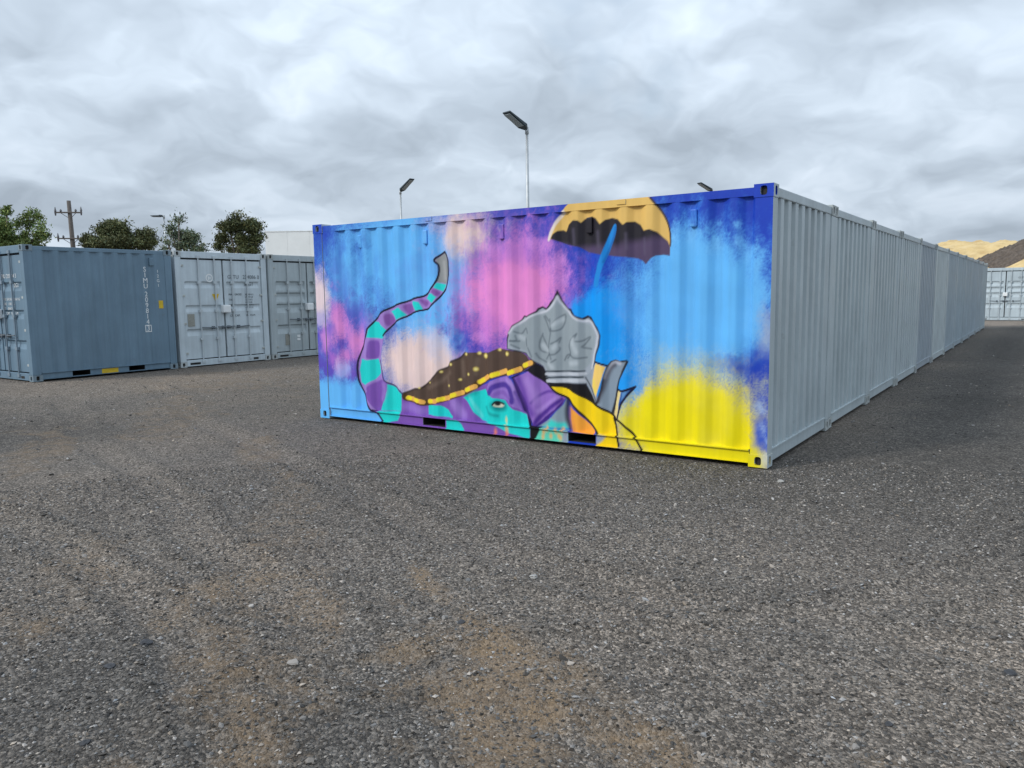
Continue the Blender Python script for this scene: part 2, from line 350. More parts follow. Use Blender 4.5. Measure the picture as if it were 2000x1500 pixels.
MURAL_SHAPES = [
 ('p',(226,184,102),[(3.681,2.212),(3.699,2.263),(3.731,2.329),(3.794,2.415),(3.857,2.492),(3.901,2.541),(3.996,2.614),(4.282,2.655),(4.604,2.642),(4.821,2.596),(4.912,2.486),(4.988,2.385),(5.041,2.279),(5.068,2.182),(5.069,2.1),(5.062,2.005),(4.839,2.083),(4.364,2.177),(3.766,2.215)],0,0.006,None),
 ('l',(235,222,215),[(3.687,2.211),(3.736,2.314),(3.803,2.414),(3.874,2.491)],0.03,0.012,0.9),
 ('l',(60,50,50),[(4.867,2.551),(4.928,2.478),(4.996,2.377),(5.049,2.265),(5.07,2.155),(5.069,2.086)],0.018,0.006,1),
 ('p',(33,29,38),[(3.712,2.218),(3.74,2.265),(3.793,2.299),(3.855,2.303),(3.89,2.286),(3.925,2.355),(3.995,2.396),(4.046,2.39),(4.08,2.366),(4.114,2.401),(4.199,2.423),(4.257,2.399),(4.306,2.337),(4.356,2.378),(4.429,2.393),(4.501,2.374),(4.565,2.314),(4.605,2.339),(4.683,2.341),(4.746,2.304),(4.785,2.245),(4.854,2.255),(4.93,2.224),(4.99,2.166),(5.035,2.129),(5.065,2.073),(5.066,1.987),(4.992,2.001),(4.916,1.995),(4.871,1.971),(4.817,1.913),(4.779,1.946),(4.716,1.975),(4.606,1.993),(4.47,2.006),(4.298,2.032),(4.156,2.06),(4.062,2.115),(3.898,2.152)],0,0.007,(82,66,96)),
 ('l',(96,88,110),[(3.994,2.299),(4.002,2.151)],0.015,0.03,0.5),
 ('l',(96,88,110),[(4.282,2.261),(4.29,2.116)],0.015,0.03,0.5),
 ('l',(96,88,110),[(4.597,2.222),(4.606,2.08)],0.015,0.03,0.5),
 ('l',(96,88,110),[(4.793,2.162),(4.801,2.022)],0.015,0.03,0.5),
 ('p',(22,134,214),[(4.449,2.324),(4.479,2.313),(4.471,2.243),(4.413,2.081),(4.356,1.961),(4.306,1.817),(4.281,1.712),(4.226,1.713),(4.264,1.877),(4.323,2.049),(4.388,2.204)],1,0.006,None),
 ('l',(8,92,170),[(4.468,2.3),(4.453,2.215),(4.397,2.075),(4.343,1.954)],0.016,0.015,0.7),
 ('p',(124,82,170),[(1.166,0.013),(1.047,0.142),(0.922,0.187),(0.824,0.373),(0.725,0.538),(0.719,0.755),(0.765,0.895),(0.882,1.097),(0.931,1.219),(1.063,1.34),(1.232,1.452),(1.476,1.533),(1.751,1.603),(1.914,1.644),(2.057,1.754),(2.124,1.863),(2.129,1.988),(2.085,2.058),(2.224,2.142),(2.259,2.107),(2.292,2.023),(2.287,1.859),(2.247,1.75),(2.163,1.641),(1.974,1.488),(1.784,1.446),(1.488,1.343),(1.325,1.254),(1.218,1.141),(1.198,1.043),(1.169,0.938),(1.141,0.847),(1.143,0.784),(1.168,0.694),(1.178,0.618),(1.2,0.573),(1.27,0.538),(1.372,0.502),(1.472,0.449),(1.508,0.42),(1.894,0.309),(2.451,0.488),(2.835,0.621),(3.135,0.718),(3.23,0.589),(3.37,0.332),(3.446,0.165),(3.436,0.011),(2.257,0.019),(1.166,0.006)],0,0.006,None),
 ('p',(158,124,196),[(1.166,0.013),(1.047,0.142),(0.922,0.187),(0.824,0.373),(0.725,0.538),(0.719,0.755),(0.765,0.895),(0.882,1.097),(0.931,1.219),(1.063,1.34),(1.232,1.452),(1.476,1.533),(1.751,1.603),(1.914,1.644),(2.057,1.754),(2.124,1.863),(2.129,1.988),(2.085,2.058),(2.224,2.142),(2.259,2.107),(2.292,2.023),(2.287,1.859),(2.247,1.75),(2.163,1.641),(1.974,1.488),(1.784,1.446),(1.488,1.343),(1.325,1.254),(1.218,1.141),(1.198,1.043),(1.169,0.938),(1.141,0.847),(1.143,0.784),(1.168,0.694),(1.178,0.618),(1.2,0.573),(0.824,0.373)],0,0.006,None),
 ('p',(120,78,166),[(0.938,1.058),(1.094,1.068),(1.118,0.971),(1.074,0.85),(0.912,0.84),(0.897,0.93)],1,0.02,None),
 ('p',(120,78,166),[(0.945,0.503),(1.157,0.578),(1.198,0.521),(1.171,0.357),(1.049,0.22),(0.978,0.281),(0.872,0.431)],1,0.02,None),
 ('p',(140,142,142),[(2.224,2.135),(2.095,2.058),(2.134,1.988),(2.13,1.863),(2.095,1.798),(2.243,1.771),(2.283,1.86),(2.288,2.024),(2.253,2.107)],0,0.006,None),
 ('l',(168,168,168),[(2.211,2.026),(2.223,1.834)],0.03,0.03,0.7),
 ('p',(24,206,200),[(2.104,1.788),(2.239,1.764),(2.182,1.68),(2.06,1.729)],0,0.008,None),
 ('p',(24,206,200),[(1.964,1.654),(2.026,1.663),(2.098,1.621),(2.031,1.547),(1.922,1.601)],0,0.008,None),
 ('p',(24,206,200),[(1.722,1.574),(1.816,1.56),(1.864,1.471),(1.769,1.453),(1.711,1.539)],0,0.008,None),
 ('p',(24,206,200),[(1.329,1.448),(1.485,1.496),(1.593,1.399),(1.433,1.34)],0,0.008,None),
 ('p',(24,206,200),[(1.041,1.318),(1.123,1.311),(1.266,1.209),(1.2,1.101),(0.908,1.11),(0.952,1.219)],0,0.008,None),
 ('p',(24,206,200),[(0.783,0.83),(0.916,0.817),(1.083,0.841),(1.118,0.762),(1.142,0.665),(1.012,0.567),(0.83,0.486),(0.762,0.518),(0.74,0.675)],0,0.008,None),
 ('p',(24,206,200),[(1.25,0.523),(1.362,0.495),(1.497,0.413),(1.488,0.194),(1.1,0.176),(1.203,0.324),(1.247,0.446)],0,0.008,None),
 ('p',(24,206,200),[(1.07,0.163),(1.48,0.19),(1.45,0.139),(1.41,0.066),(1.189,0.019),(1.115,0.077)],0,0.008,None),
 ('p',(24,206,200),[(1.91,0.303),(2.117,0.309),(2.222,0.262),(2.315,0.195),(2.315,0.17),(1.906,0.18)],0,0.008,None),
 ('p',(24,206,200),[(2.208,0.145),(2.377,0.154),(2.438,0.106),(2.487,0.028),(2.205,0.028)],0,0.008,None),
 ('p',(24,206,200),[(2.457,0.427),(2.632,0.503),(2.793,0.548),(2.84,0.491),(2.908,0.456),(3.062,0.435),(3.192,0.342),(3.363,0.293),(3.416,0.166),(3.414,0.026),(3.121,0.061),(2.901,0.145),(2.734,0.179),(2.626,0.276),(2.568,0.353)],0,0.008,None),
 ('p',(128,80,156),[(2.065,1.719),(2.145,1.662),(2.089,1.628),(2.026,1.677)],1,0.02,None),
 ('p',(128,80,156),[(1.827,1.595),(1.957,1.559),(1.909,1.502),(1.854,1.545)],1,0.02,None),
 ('p',(128,80,156),[(1.555,1.518),(1.691,1.539),(1.736,1.453),(1.618,1.409)],1,0.02,None),
 ('p',(128,80,156),[(1.229,1.386),(1.312,1.416),(1.408,1.328),(1.274,1.261)],1,0.02,None),
 ('l',(160,128,204),[(0.904,1.064),(0.874,0.964),(0.839,0.857)],0.05,0.04,0.8),
 ('l',(160,128,204),[(1.193,0.52),(1.208,0.43),(1.165,0.329)],0.05,0.05,0.6),
 ('l',(160,128,210),[(1.566,0.259),(1.818,0.222)],0.08,0.06,0.6),
 ('l',(168,134,212),[(2.331,0.353),(2.451,0.222)],0.09,0.06,0.7),
 ('l',(110,222,220),[(2.57,0.45),(2.648,0.342),(2.726,0.227)],0.03,0.03,0.5),
 ('l',(0,150,148),[(2.652,0.504),(2.509,0.454)],0.05,0.04,0.6),
 ('p',(146,112,194),[(2.822,0.566),(2.873,0.644),(2.99,0.689),(3.105,0.718),(3.179,0.675),(3.224,0.57),(3.278,0.441),(3.327,0.321),(3.155,0.386),(3.109,0.438),(2.908,0.46),(2.841,0.507)],0,0.006,None),
 ('l',(72,48,146),[(2.855,0.508),(2.91,0.575),(3.046,0.614),(3.14,0.58),(3.176,0.489),(3.175,0.427)],0.055,0.02,0.95),
 ('l',(170,140,212),[(3.104,0.672),(3.188,0.614),(3.232,0.493)],0.03,0.03,0.7),
 ('l',(128,90,176),[(2.908,0.48),(3.025,0.526),(3.129,0.47)],0.04,0.02,0.8),
 ('l',(84,52,150),[(3.224,0.539),(3.313,0.343)],0.03,0.02,0.7),
 ('p',(44,24,92),[(3.189,0.699),(3.255,0.741),(3.319,0.729),(3.335,0.545),(3.424,0.367),(3.449,0.207),(3.412,0.173),(3.377,0.302),(3.322,0.328),(3.251,0.502)],0,0.01,None),
 ('p',(146,106,190),[(3.213,0.703),(3.31,0.747),(3.421,0.792),(3.544,0.732),(3.725,0.619),(3.873,0.519),(3.821,0.431),(3.661,0.277),(3.475,0.162),(3.437,0.259),(3.384,0.401),(3.275,0.566)],0,0.006,None),
 ('l',(98,58,160),[(3.261,0.685),(3.322,0.516),(3.445,0.312)],0.05,0.05,0.8),
 ('l',(84,46,146),[(3.439,0.431),(3.526,0.516),(3.664,0.576),(3.785,0.571)],0.022,0.02,0.8),
 ('l',(74,38,138),[(3.475,0.182),(3.538,0.28),(3.662,0.381),(3.821,0.496)],0.04,0.025,0.95),
 ('p',(66,34,130),[(3.475,0.162),(3.6,0.285),(3.738,0.374),(3.858,0.505),(3.821,0.425),(3.661,0.27),(3.537,0.174)],0,0.01,None),
 ('l',(170,134,208),[(3.372,0.678),(3.464,0.551),(3.494,0.474)],0.07,0.06,0.6),
 ('l',(172,136,212),[(3.524,0.345),(3.663,0.446),(3.784,0.519)],0.03,0.03,0.7),
 ('p',(14,14,18),[(3.373,0.324),(3.422,0.228),(3.448,0.176),(3.584,0.169),(3.519,0.021),(3.421,0.019),(3.416,0.166)],0,0.006,None),
 ('e',(0,120,122),(2.988,0.363),0.11,0.06,0.03,0.85),
 ('l',(0,110,116),[(2.807,0.338),(2.855,0.269),(2.962,0.246)],0.02,0.03,0.6),
 ('e',(206,206,182),(2.982,0.374),0.065,0.027,0.008,1),
 ('e',(20,22,24),(2.967,0.39),0.032,0.023,0.008,1),
 ('l',(16,30,34),[(2.906,0.373),(2.955,0.412),(3.042,0.39)],0.016,0.008,1),
 ('p',(84,66,56),[(1.519,0.424),(1.709,0.49),(1.805,0.5),(1.923,0.584),(2.038,0.664),(2.115,0.739),(2.245,0.787),(2.31,0.853),(2.409,0.892),(2.5,0.964),(2.708,0.974),(2.86,0.976),(2.978,1.026),(3.141,1.014),(3.269,1.002),(3.371,0.959),(3.463,0.884),(3.377,0.828),(3.201,0.774),(2.972,0.723),(2.768,0.631),(2.593,0.539),(2.361,0.447),(2.177,0.393),(1.99,0.337),(1.837,0.322),(1.567,0.368)],0,0.006,None),
 ('l',(36,26,24),[(1.519,0.424),(1.709,0.49),(1.805,0.5),(1.923,0.584),(2.038,0.664),(2.115,0.739),(2.245,0.787),(2.31,0.853),(2.409,0.892),(2.5,0.964)],0.018,0.01,0.85),
 ('l',(116,98,86),[(1.92,0.514),(2.091,0.581),(2.279,0.718)],0.03,0.04,0.6),
 ('l',(116,98,86),[(2.461,0.852),(2.474,0.686)],0.03,0.04,0.6),
 ('l',(116,98,86),[(2.689,0.888),(2.667,0.723)],0.03,0.04,0.6),
 ('l',(116,98,86),[(2.24,0.646),(2.255,0.533)],0.03,0.04,0.6),
 ('l',(74,52,20),[(1.538,0.385),(1.566,0.363),(1.703,0.344),(1.837,0.322),(1.99,0.347),(2.178,0.397),(2.361,0.455),(2.593,0.541),(2.768,0.652),(2.972,0.733),(3.217,0.778),(3.377,0.85),(3.471,0.888)],0.07,0.01,1),
 ('l',(236,176,84),[(1.582,0.369),(1.674,0.357)],0.055,0.006,1),
 ('l',(240,220,40),[(1.582,0.369),(1.619,0.364)],0.042,0.01,1),
 ('l',(236,176,84),[(1.703,0.354),(1.834,0.331)],0.055,0.006,1),
 ('l',(240,220,40),[(1.703,0.354),(1.756,0.345)],0.042,0.01,1),
 ('l',(236,176,84),[(1.924,0.346),(2.047,0.357)],0.055,0.006,1),
 ('l',(240,220,40),[(1.924,0.346),(1.973,0.35)],0.042,0.01,1),
 ('l',(236,176,84),[(2.084,0.377),(2.251,0.415)],0.055,0.006,1),
 ('l',(240,220,40),[(2.084,0.377),(2.152,0.392)],0.042,0.01,1),
 ('l',(236,176,84),[(2.285,0.438),(2.451,0.488)],0.055,0.006,1),
 ('l',(240,220,40),[(2.285,0.438),(2.352,0.458)],0.042,0.01,1),
 ('l',(236,176,84),[(2.505,0.52),(2.655,0.573)],0.055,0.006,1),
 ('l',(240,220,40),[(2.505,0.52),(2.565,0.541)],0.042,0.01,1),
 ('l',(236,176,84),[(2.708,0.628),(2.846,0.697)],0.055,0.006,1),
 ('l',(240,220,40),[(2.708,0.628),(2.763,0.656)],0.042,0.01,1),
 ('l',(236,176,84),[(2.896,0.713),(3.096,0.776)],0.055,0.006,1),
 ('l',(240,220,40),[(2.896,0.713),(2.977,0.738)],0.042,0.01,1),
 ('l',(236,176,84),[(3.136,0.751),(3.282,0.804)],0.055,0.006,1),
 ('l',(240,220,40),[(3.136,0.751),(3.195,0.773)],0.042,0.01,1),
 ('l',(236,176,84),[(3.338,0.846),(3.448,0.883)],0.055,0.006,1),
 ('l',(240,220,40),[(3.338,0.846),(3.382,0.861)],0.042,0.01,1),
 ('e',(206,180,90),(2.522,0.947),0.023,0.017,0.012,1),
 ('e',(240,228,150),(2.522,0.947),0.012,0.009,0.012,1),
 ('e',(206,180,90),(2.713,0.965),0.024,0.019,0.012,1),
 ('e',(240,228,150),(2.713,0.965),0.012,0.009,0.012,1),
 ('e',(206,180,90),(2.811,0.937),0.037,0.03,0.012,1),
 ('e',(240,228,150),(2.811,0.937),0.019,0.015,0.012,1),
 ('e',(206,180,90),(3.119,0.97),0.03,0.024,0.012,1),
 ('e',(240,228,150),(3.119,0.97),0.015,0.012,0.012,1),
 ('e',(206,180,90),(3.001,1.013),0.021,0.017,0.012,1),
 ('e',(240,228,150),(3.001,1.013),0.011,0.008,0.012,1),
 ('e',(206,180,90),(2.669,0.777),0.032,0.026,0.012,1),
 ('e',(240,228,150),(2.669,0.777),0.016,0.013,0.012,1),
 ('e',(206,180,90),(2.562,0.712),0.02,0.016,0.012,1),
 ('e',(240,228,150),(2.562,0.712),0.01,0.008,0.012,1),
 ('e',(206,180,90),(2.422,0.64),0.019,0.014,0.012,1),
 ('e',(240,228,150),(2.422,0.64),0.009,0.007,0.012,1),
 ('e',(206,180,90),(2.253,0.558),0.017,0.013,0.012,1),
 ('e',(240,228,150),(2.253,0.558),0.008,0.007,0.012,1),
 ('e',(206,180,90),(2.303,0.818),0.02,0.016,0.012,1),
 ('e',(240,228,150),(2.303,0.818),0.01,0.008,0.012,1),
 ('e',(206,180,90),(2.131,0.72),0.019,0.014,0.012,1),
 ('e',(240,228,150),(2.131,0.72),0.009,0.007,0.012,1),
 ('e',(206,180,90),(1.796,0.507),0.013,0.01,0.012,1),
 ('e',(240,228,150),(1.796,0.507),0.007,0.005,0.012,1),
 ('e',(206,180,90),(1.942,0.578),0.011,0.008,0.012,1),
 ('e',(240,228,150),(1.942,0.578),0.006,0.004,0.012,1),
 ('p',(18,14,22),[(3.166,0.698),(3.297,0.766),(3.398,0.812),(3.507,0.878),(3.587,0.836),(3.63,0.759),(3.673,0.648),(3.681,0.623),(3.541,0.702),(3.398,0.786),(3.306,0.766),(3.189,0.695)],0,0.006,None),
 ('p',(28,24,40),[(3.787,1.682),(3.743,1.588),(3.673,1.516),(3.629,1.483),(3.586,1.505),(3.528,1.483),(3.506,1.45),(3.388,1.397),(3.343,1.403),(3.306,1.359),(3.195,1.29),(3.147,1.221),(3.117,1.143),(3.12,1.027),(3.218,1.004),(3.364,0.974),(3.4,0.945),(3.507,0.878),(3.578,0.839),(3.621,0.766),(3.664,0.655),(4.132,0.663),(4.178,0.72),(4.239,0.903),(4.263,0.997),(4.304,1.104),(4.313,1.197),(4.28,1.281),(4.212,1.358),(4.184,1.393),(4.143,1.408),(4.086,1.379),(4.003,1.407),(3.962,1.472),(3.904,1.486),(3.837,1.566)],0,0.008,None),
 ('p',(158,166,176),[(3.786,1.631),(3.76,1.566),(3.69,1.494),(3.629,1.461),(3.586,1.483),(3.541,1.464),(3.514,1.431),(3.388,1.378),(3.352,1.386),(3.315,1.344),(3.204,1.275),(3.161,1.206),(3.136,1.136),(3.134,1.032),(3.227,1.016),(3.373,0.986),(3.409,0.953),(3.516,0.889),(3.587,0.847),(3.63,0.774),(3.673,0.675),(4.116,0.684),(4.157,0.74),(4.219,0.902),(4.243,0.996),(4.28,1.104),(4.289,1.196),(4.256,1.274),(4.192,1.337),(4.159,1.379),(4.135,1.375),(4.094,1.354),(4.044,1.357),(3.97,1.4),(3.945,1.45),(3.895,1.464),(3.819,1.551)],0,0.008,None),
 ('p',(146,156,162),[(3.784,1.544),(3.751,1.508),(3.69,1.461),(3.585,1.42),(3.496,1.405),(3.388,1.352),(3.278,1.291),(3.198,1.237),(3.169,1.167),(3.163,1.068),(3.237,1.035),(3.392,1.009),(3.472,0.925),(3.596,0.862),(3.648,0.797),(4.092,0.821),(4.174,0.907),(4.199,1.009),(4.24,1.11),(4.248,1.195),(4.216,1.266),(4.159,1.315),(4.061,1.336),(3.978,1.378),(3.886,1.443),(3.828,1.508)],0,0.02,None),
 ('l',(204,206,214),[(3.154,1.205),(3.218,1.275),(3.32,1.337),(3.514,1.42),(3.638,1.453),(3.716,1.501),(3.784,1.602)],0.018,0.015,0.8),
 ('l',(204,206,214),[(3.784,1.602),(3.828,1.53),(3.912,1.45),(4.003,1.378),(4.094,1.347),(4.175,1.344),(4.248,1.266),(4.28,1.189),(4.264,1.096),(4.231,0.995),(4.198,0.851)],0.018,0.015,0.8),
 ('l',(92,102,110),[(3.702,0.933),(3.668,1.051),(3.696,1.2),(3.697,1.303),(3.689,1.362)],0.014,0.012,0.75),
 ('l',(92,102,110),[(3.697,1.303),(3.775,1.362),(3.869,1.414),(3.86,1.319),(3.808,1.253),(3.722,1.237),(3.697,1.259)],0.014,0.012,0.75),
 ('l',(92,102,110),[(3.602,1.391),(3.654,1.302),(3.688,1.237)],0.014,0.012,0.75),
 ('l',(92,102,110),[(3.62,1.398),(3.671,1.347)],0.014,0.012,0.75),
 ('l',(92,102,110),[(3.582,1.205),(3.546,1.108),(3.562,1.018),(3.668,0.999)],0.014,0.012,0.75),
 ('l',(92,102,110),[(3.582,1.183),(3.634,1.08),(3.668,1.051)],0.014,0.012,0.75),
 ('l',(92,102,110),[(3.704,1.097),(3.773,1.128),(3.816,1.165),(3.79,1.084),(3.807,1.04),(3.755,0.987),(3.676,0.977)],0.014,0.012,0.75),
 ('l',(92,102,110),[(3.509,0.987),(3.544,0.935),(3.632,0.894)],0.014,0.012,0.75),
 ('l',(92,102,110),[(3.632,0.931),(3.685,0.992)],0.014,0.012,0.75),
 ('l',(92,102,110),[(3.693,0.889),(3.763,0.928)],0.014,0.012,0.75),
 ('l',(92,102,110),[(4.019,1.206),(3.943,1.146),(3.918,1.073),(3.942,1.001),(3.891,0.977),(3.857,0.924)],0.014,0.012,0.75),
 ('l',(92,102,110),[(4.027,1.213),(3.993,1.14),(4.076,1.135),(4.175,1.18),(4.109,1.099),(4.084,1.07),(4.191,1.055)],0.014,0.012,0.75),
 ('l',(92,102,110),[(3.934,0.986),(4.001,0.951),(4.133,0.963)],0.014,0.012,0.75),
 ('l',(92,102,110),[(3.9,0.948),(3.942,0.986)],0.014,0.012,0.75),
 ('l',(92,102,110),[(3.221,1.222),(3.304,1.2),(3.368,1.262),(3.395,1.209)],0.014,0.012,0.75),
 ('l',(92,102,110),[(3.23,1.176),(3.238,1.123),(3.164,1.121)],0.014,0.012,0.75),
 ('l',(92,102,110),[(3.164,1.114),(3.275,1.116)],0.014,0.012,0.75),
 ('l',(92,102,110),[(3.182,1.076),(3.273,1.033)],0.014,0.012,0.75),
 ('l',(92,102,110),[(3.401,1.044),(3.454,0.947)],0.014,0.012,0.75),
 ('l',(92,102,110),[(3.367,1.149),(3.384,1.066)],0.014,0.012,0.75),
 ('l',(184,192,198),[(3.723,1.303),(3.835,1.363)],0.04,0.03,0.6),
 ('l',(184,192,198),[(3.59,1.079),(3.651,1.021)],0.04,0.03,0.6),
 ('l',(184,192,198),[(3.738,1.053),(3.773,1.084)],0.04,0.03,0.6),
 ('l',(184,192,198),[(3.976,1.089),(4.018,1.017)],0.04,0.03,0.6),
 ('l',(184,192,198),[(3.96,1.117),(3.977,1.147)],0.04,0.03,0.6),
 ('l',(184,192,198),[(3.667,0.88),(3.719,0.845)],0.04,0.03,0.6),
 ('l',(184,192,198),[(3.942,0.891),(4.017,0.901)],0.04,0.03,0.6),
 ('l',(184,192,198),[(3.276,1.17),(3.33,1.148)],0.04,0.03,0.6),
 ('l',(70,78,86),[(3.622,0.794),(4.108,0.818)],0.016,0.006,1),
 ('l',(190,194,202),[(3.621,0.762),(4.12,0.789)],0.022,0.012,1),
 ('l',(70,78,86),[(3.625,0.727),(4.124,0.755)],0.018,0.006,1),
 ('l',(190,194,202),[(3.638,0.688),(4.132,0.721)],0.03,0.012,1),
 ('p',(16,14,20),[(3.658,0.673),(4.135,0.67),(4.205,0.571),(4.303,0.459),(4.12,0.528),(3.933,0.605),(3.725,0.621)],0,0.006,None),
 ('p',(150,158,168),[(4.092,0.766),(4.149,0.781),(4.248,0.897),(4.213,0.747),(4.282,0.526),(4.247,0.493),(4.135,0.667)],0,0.008,None),
 ('l',(70,76,84),[(4.118,0.748),(4.191,0.633),(4.254,0.506)],0.012,0.006,1),
 ('p',(248,202,110),[(4.248,0.909),(4.361,0.874),(4.317,0.727),(4.254,0.556),(4.198,0.658),(4.213,0.771)],0,0.006,None),
 ('l',(26,22,26),[(4.241,0.921),(4.372,0.887)],0.018,0.006,1),
 ('l',(236,214,90),[(4.22,0.722),(4.247,0.599)],0.03,0.02,0.7),
 ('p',(30,32,40),[(4.368,0.877),(4.414,0.935),(4.471,0.955),(4.529,0.943),(4.61,0.957),(4.63,0.939),(4.598,0.865),(4.541,0.766),(4.511,0.661),(4.488,0.555),(4.447,0.402),(4.435,0.367),(4.236,0.462),(4.262,0.506),(4.305,0.619),(4.334,0.756)],0,0.006,None),
 ('p',(132,146,160),[(4.389,0.871),(4.426,0.92),(4.471,0.937),(4.529,0.924),(4.602,0.935),(4.569,0.863),(4.521,0.765),(4.488,0.659),(4.468,0.554),(4.426,0.408),(4.418,0.381),(4.262,0.464),(4.296,0.512),(4.33,0.62),(4.355,0.757)],0,0.01,None),
 ('l',(186,186,196),[(4.364,0.757),(4.397,0.856),(4.455,0.918),(4.537,0.917)],0.025,0.02,0.8),
 ('l',(60,56,68),[(4.283,0.511),(4.33,0.628),(4.372,0.758),(4.414,0.857),(4.463,0.896)],0.03,0.035,0.8),
 ('p',(226,204,140),[(4.506,0.638),(4.55,0.633),(4.521,0.512),(4.489,0.341),(4.447,0.379),(4.48,0.524)],0,0.006,None),
 ('l',(40,36,36),[(4.505,0.645),(4.48,0.524),(4.447,0.379)],0.012,0.006,1),
 ('p',(24,66,140),[(4.552,0.627),(4.691,0.682),(4.599,0.57),(4.546,0.492),(4.501,0.384),(4.529,0.528)],0,0.006,None),
 ('p',(90,140,190),[(4.562,0.619),(4.635,0.638),(4.578,0.568),(4.55,0.529)],0,0.012,None),
 ('l',(14,18,50),[(4.505,0.647),(4.57,0.634),(4.695,0.682)],0.02,0.006,1),
 ('l',(14,18,50),[(4.691,0.678),(4.595,0.562),(4.542,0.476),(4.497,0.338)],0.02,0.006,1),
 ('p',(138,156,168),[(3.882,0.511),(3.841,0.442),(3.702,0.29),(3.524,0.175),(3.911,0.189),(3.885,0.359)],0,0.01,None),
 ('p',(60,206,196),[(3.702,0.266),(3.784,0.241),(3.875,0.241),(3.893,0.179),(3.58,0.172)],0,0.03,None),
 ('p',(96,206,180),[(3.561,0.162),(3.911,0.157),(3.91,0.023),(3.474,0.005)],0,0.01,None),
 ('e',(236,168,84),(3.598,0.121),0.017,0.027,0.02,0.85),
 ('e',(236,168,84),(3.691,0.082),0.017,0.027,0.02,0.85),
 ('e',(236,168,84),(3.792,0.091),0.017,0.027,0.02,0.85),
 ('e',(236,168,84),(3.636,0.157),0.017,0.027,0.02,0.85),
 ('e',(236,168,84),(3.838,0.159),0.017,0.027,0.02,0.85),
 ('e',(236,168,84),(3.756,0.144),0.017,0.028,0.02,0.85),
 ('e',(236,168,84),(3.588,0.064),0.017,0.027,0.02,0.85),
 ('e',(236,168,84),(3.819,0.07),0.017,0.027,0.02,0.85),
 ('e',(232,130,90),(2.939,0.061),0.019,0.036,0.02,0.85),
 ('e',(232,190,120),(3.094,0.114),0.019,0.035,0.02,0.85),
 ('e',(232,190,120),(3.086,0.208),0.019,0.035,0.02,0.85),
 ('e',(232,130,90),(3.102,0.06),0.019,0.036,0.02,0.85),
 ('p',(150,158,172),[(3.847,0.152),(3.912,0.158),(3.911,0.024),(3.837,0.024)],0,0.02,None),
 ('l',(40,40,54),[(3.913,0.51),(3.885,0.391),(3.893,0.282),(3.938,0.199)],0.05,0.04,0.9),
 ('p',(250,162,56),[(3.939,0.422),(4.001,0.384),(4.124,0.285),(4.244,0.195),(4.236,0.144),(3.982,0.16),(3.943,0.286)],0,0.006,None),
 ('l',(190,120,70),[(3.948,0.403),(3.947,0.286),(3.982,0.18)],0.04,0.04,0.6),
 ('p',(244,206,10),[(3.696,0.633),(3.842,0.631),(3.958,0.598),(4.107,0.53),(4.245,0.463),(4.43,0.378),(4.464,0.328),(4.489,0.194),(4.514,0.03),(4.261,0.028),(4.27,0.167),(4.244,0.211),(4.141,0.302),(3.984,0.444),(3.913,0.517),(3.787,0.564)],0,0.006,None),
 ('p',(150,160,176),[(4.26,0.158),(4.372,0.146),(4.329,0.088),(4.278,0.049),(4.254,0.058)],0,0.02,None),
 ('l',(26,20,14),[(3.683,0.64),(3.842,0.638),(3.958,0.604),(4.107,0.536),(4.245,0.469),(4.43,0.382),(4.48,0.326)],0.022,0.006,1),
 ('l',(26,20,14),[(3.696,0.625),(3.787,0.556),(3.913,0.508),(3.984,0.437),(4.141,0.294),(4.244,0.211),(4.274,0.163)],0.022,0.006,1),
 ('l',(26,20,14),[(4.455,0.339),(4.48,0.262),(4.497,0.18),(4.516,0.053)],0.022,0.006,1),
 ('l',(26,20,14),[(4.472,0.325),(4.53,0.311),(4.612,0.25),(4.693,0.168),(4.782,0.036)],0.022,0.006,1),
 ('l',(16,18,44),[(2.224,2.146),(2.082,2.058),(2.129,1.988),(2.124,1.863),(2.057,1.754),(1.914,1.644),(1.751,1.603),(1.476,1.533),(1.232,1.452),(1.063,1.34),(0.931,1.219)],0.022,0.006,1),
 ('l',(16,18,44),[(2.224,2.146),(2.267,2.099),(2.295,2.023),(2.29,1.859),(2.251,1.75),(2.163,1.641),(1.974,1.488),(1.784,1.446),(1.488,1.343),(1.325,1.254),(1.208,1.141)],0.02,0.006,1),
 ('l',(30,22,60),[(0.931,1.219),(0.882,1.097),(0.765,0.895),(0.719,0.755),(0.725,0.538),(0.824,0.373),(0.922,0.187),(1.047,0.142),(1.156,0.028)],0.024,0.006,1),
 ('l',(30,30,60),[(1.121,0.818),(1.143,0.777),(1.17,0.694),(1.18,0.618),(1.203,0.571),(1.27,0.537),(1.372,0.501),(1.472,0.447),(1.512,0.407)],0.014,0.008,0.9),
]

def catmull(p, closed, k=5):
    p = np.asarray(p, float); n = len(p)
    if n < 3: return p
    out = []
    for i in range(n if closed else n-1):
        if closed: a, b, c, d = p[i-1], p[i], p[(i+1) % n], p[(i+2) % n]
        else: a, b, c, d = p[max(i-1, 0)], p[i], p[i+1], p[min(i+2, n-1)]
        for t in np.arange(k)/k:
            out.append(.5*((2*b)+(c-a)*t+(2*a-5*b+4*c-d)*t*t+(-a+3*b-3*c+d)*t**3))
    if not closed: out.append(p[-1])
    return np.array(out)
def seg_dist(U, V, P, closed):
    d = np.full(U.shape, 9.); n = len(P)
    for i in range(n if closed else n-1):
        ax, ay = P[i]; bx, by = P[(i+1) % n]; dx, dy = bx-ax, by-ay; l = dx*dx+dy*dy+1e-12
        t = np.clip(((U-ax)*dx+(V-ay)*dy)/l, 0, 1); d = np.minimum(d, (U-ax-t*dx)**2+(V-ay-t*dy)**2)
    return np.sqrt(d)
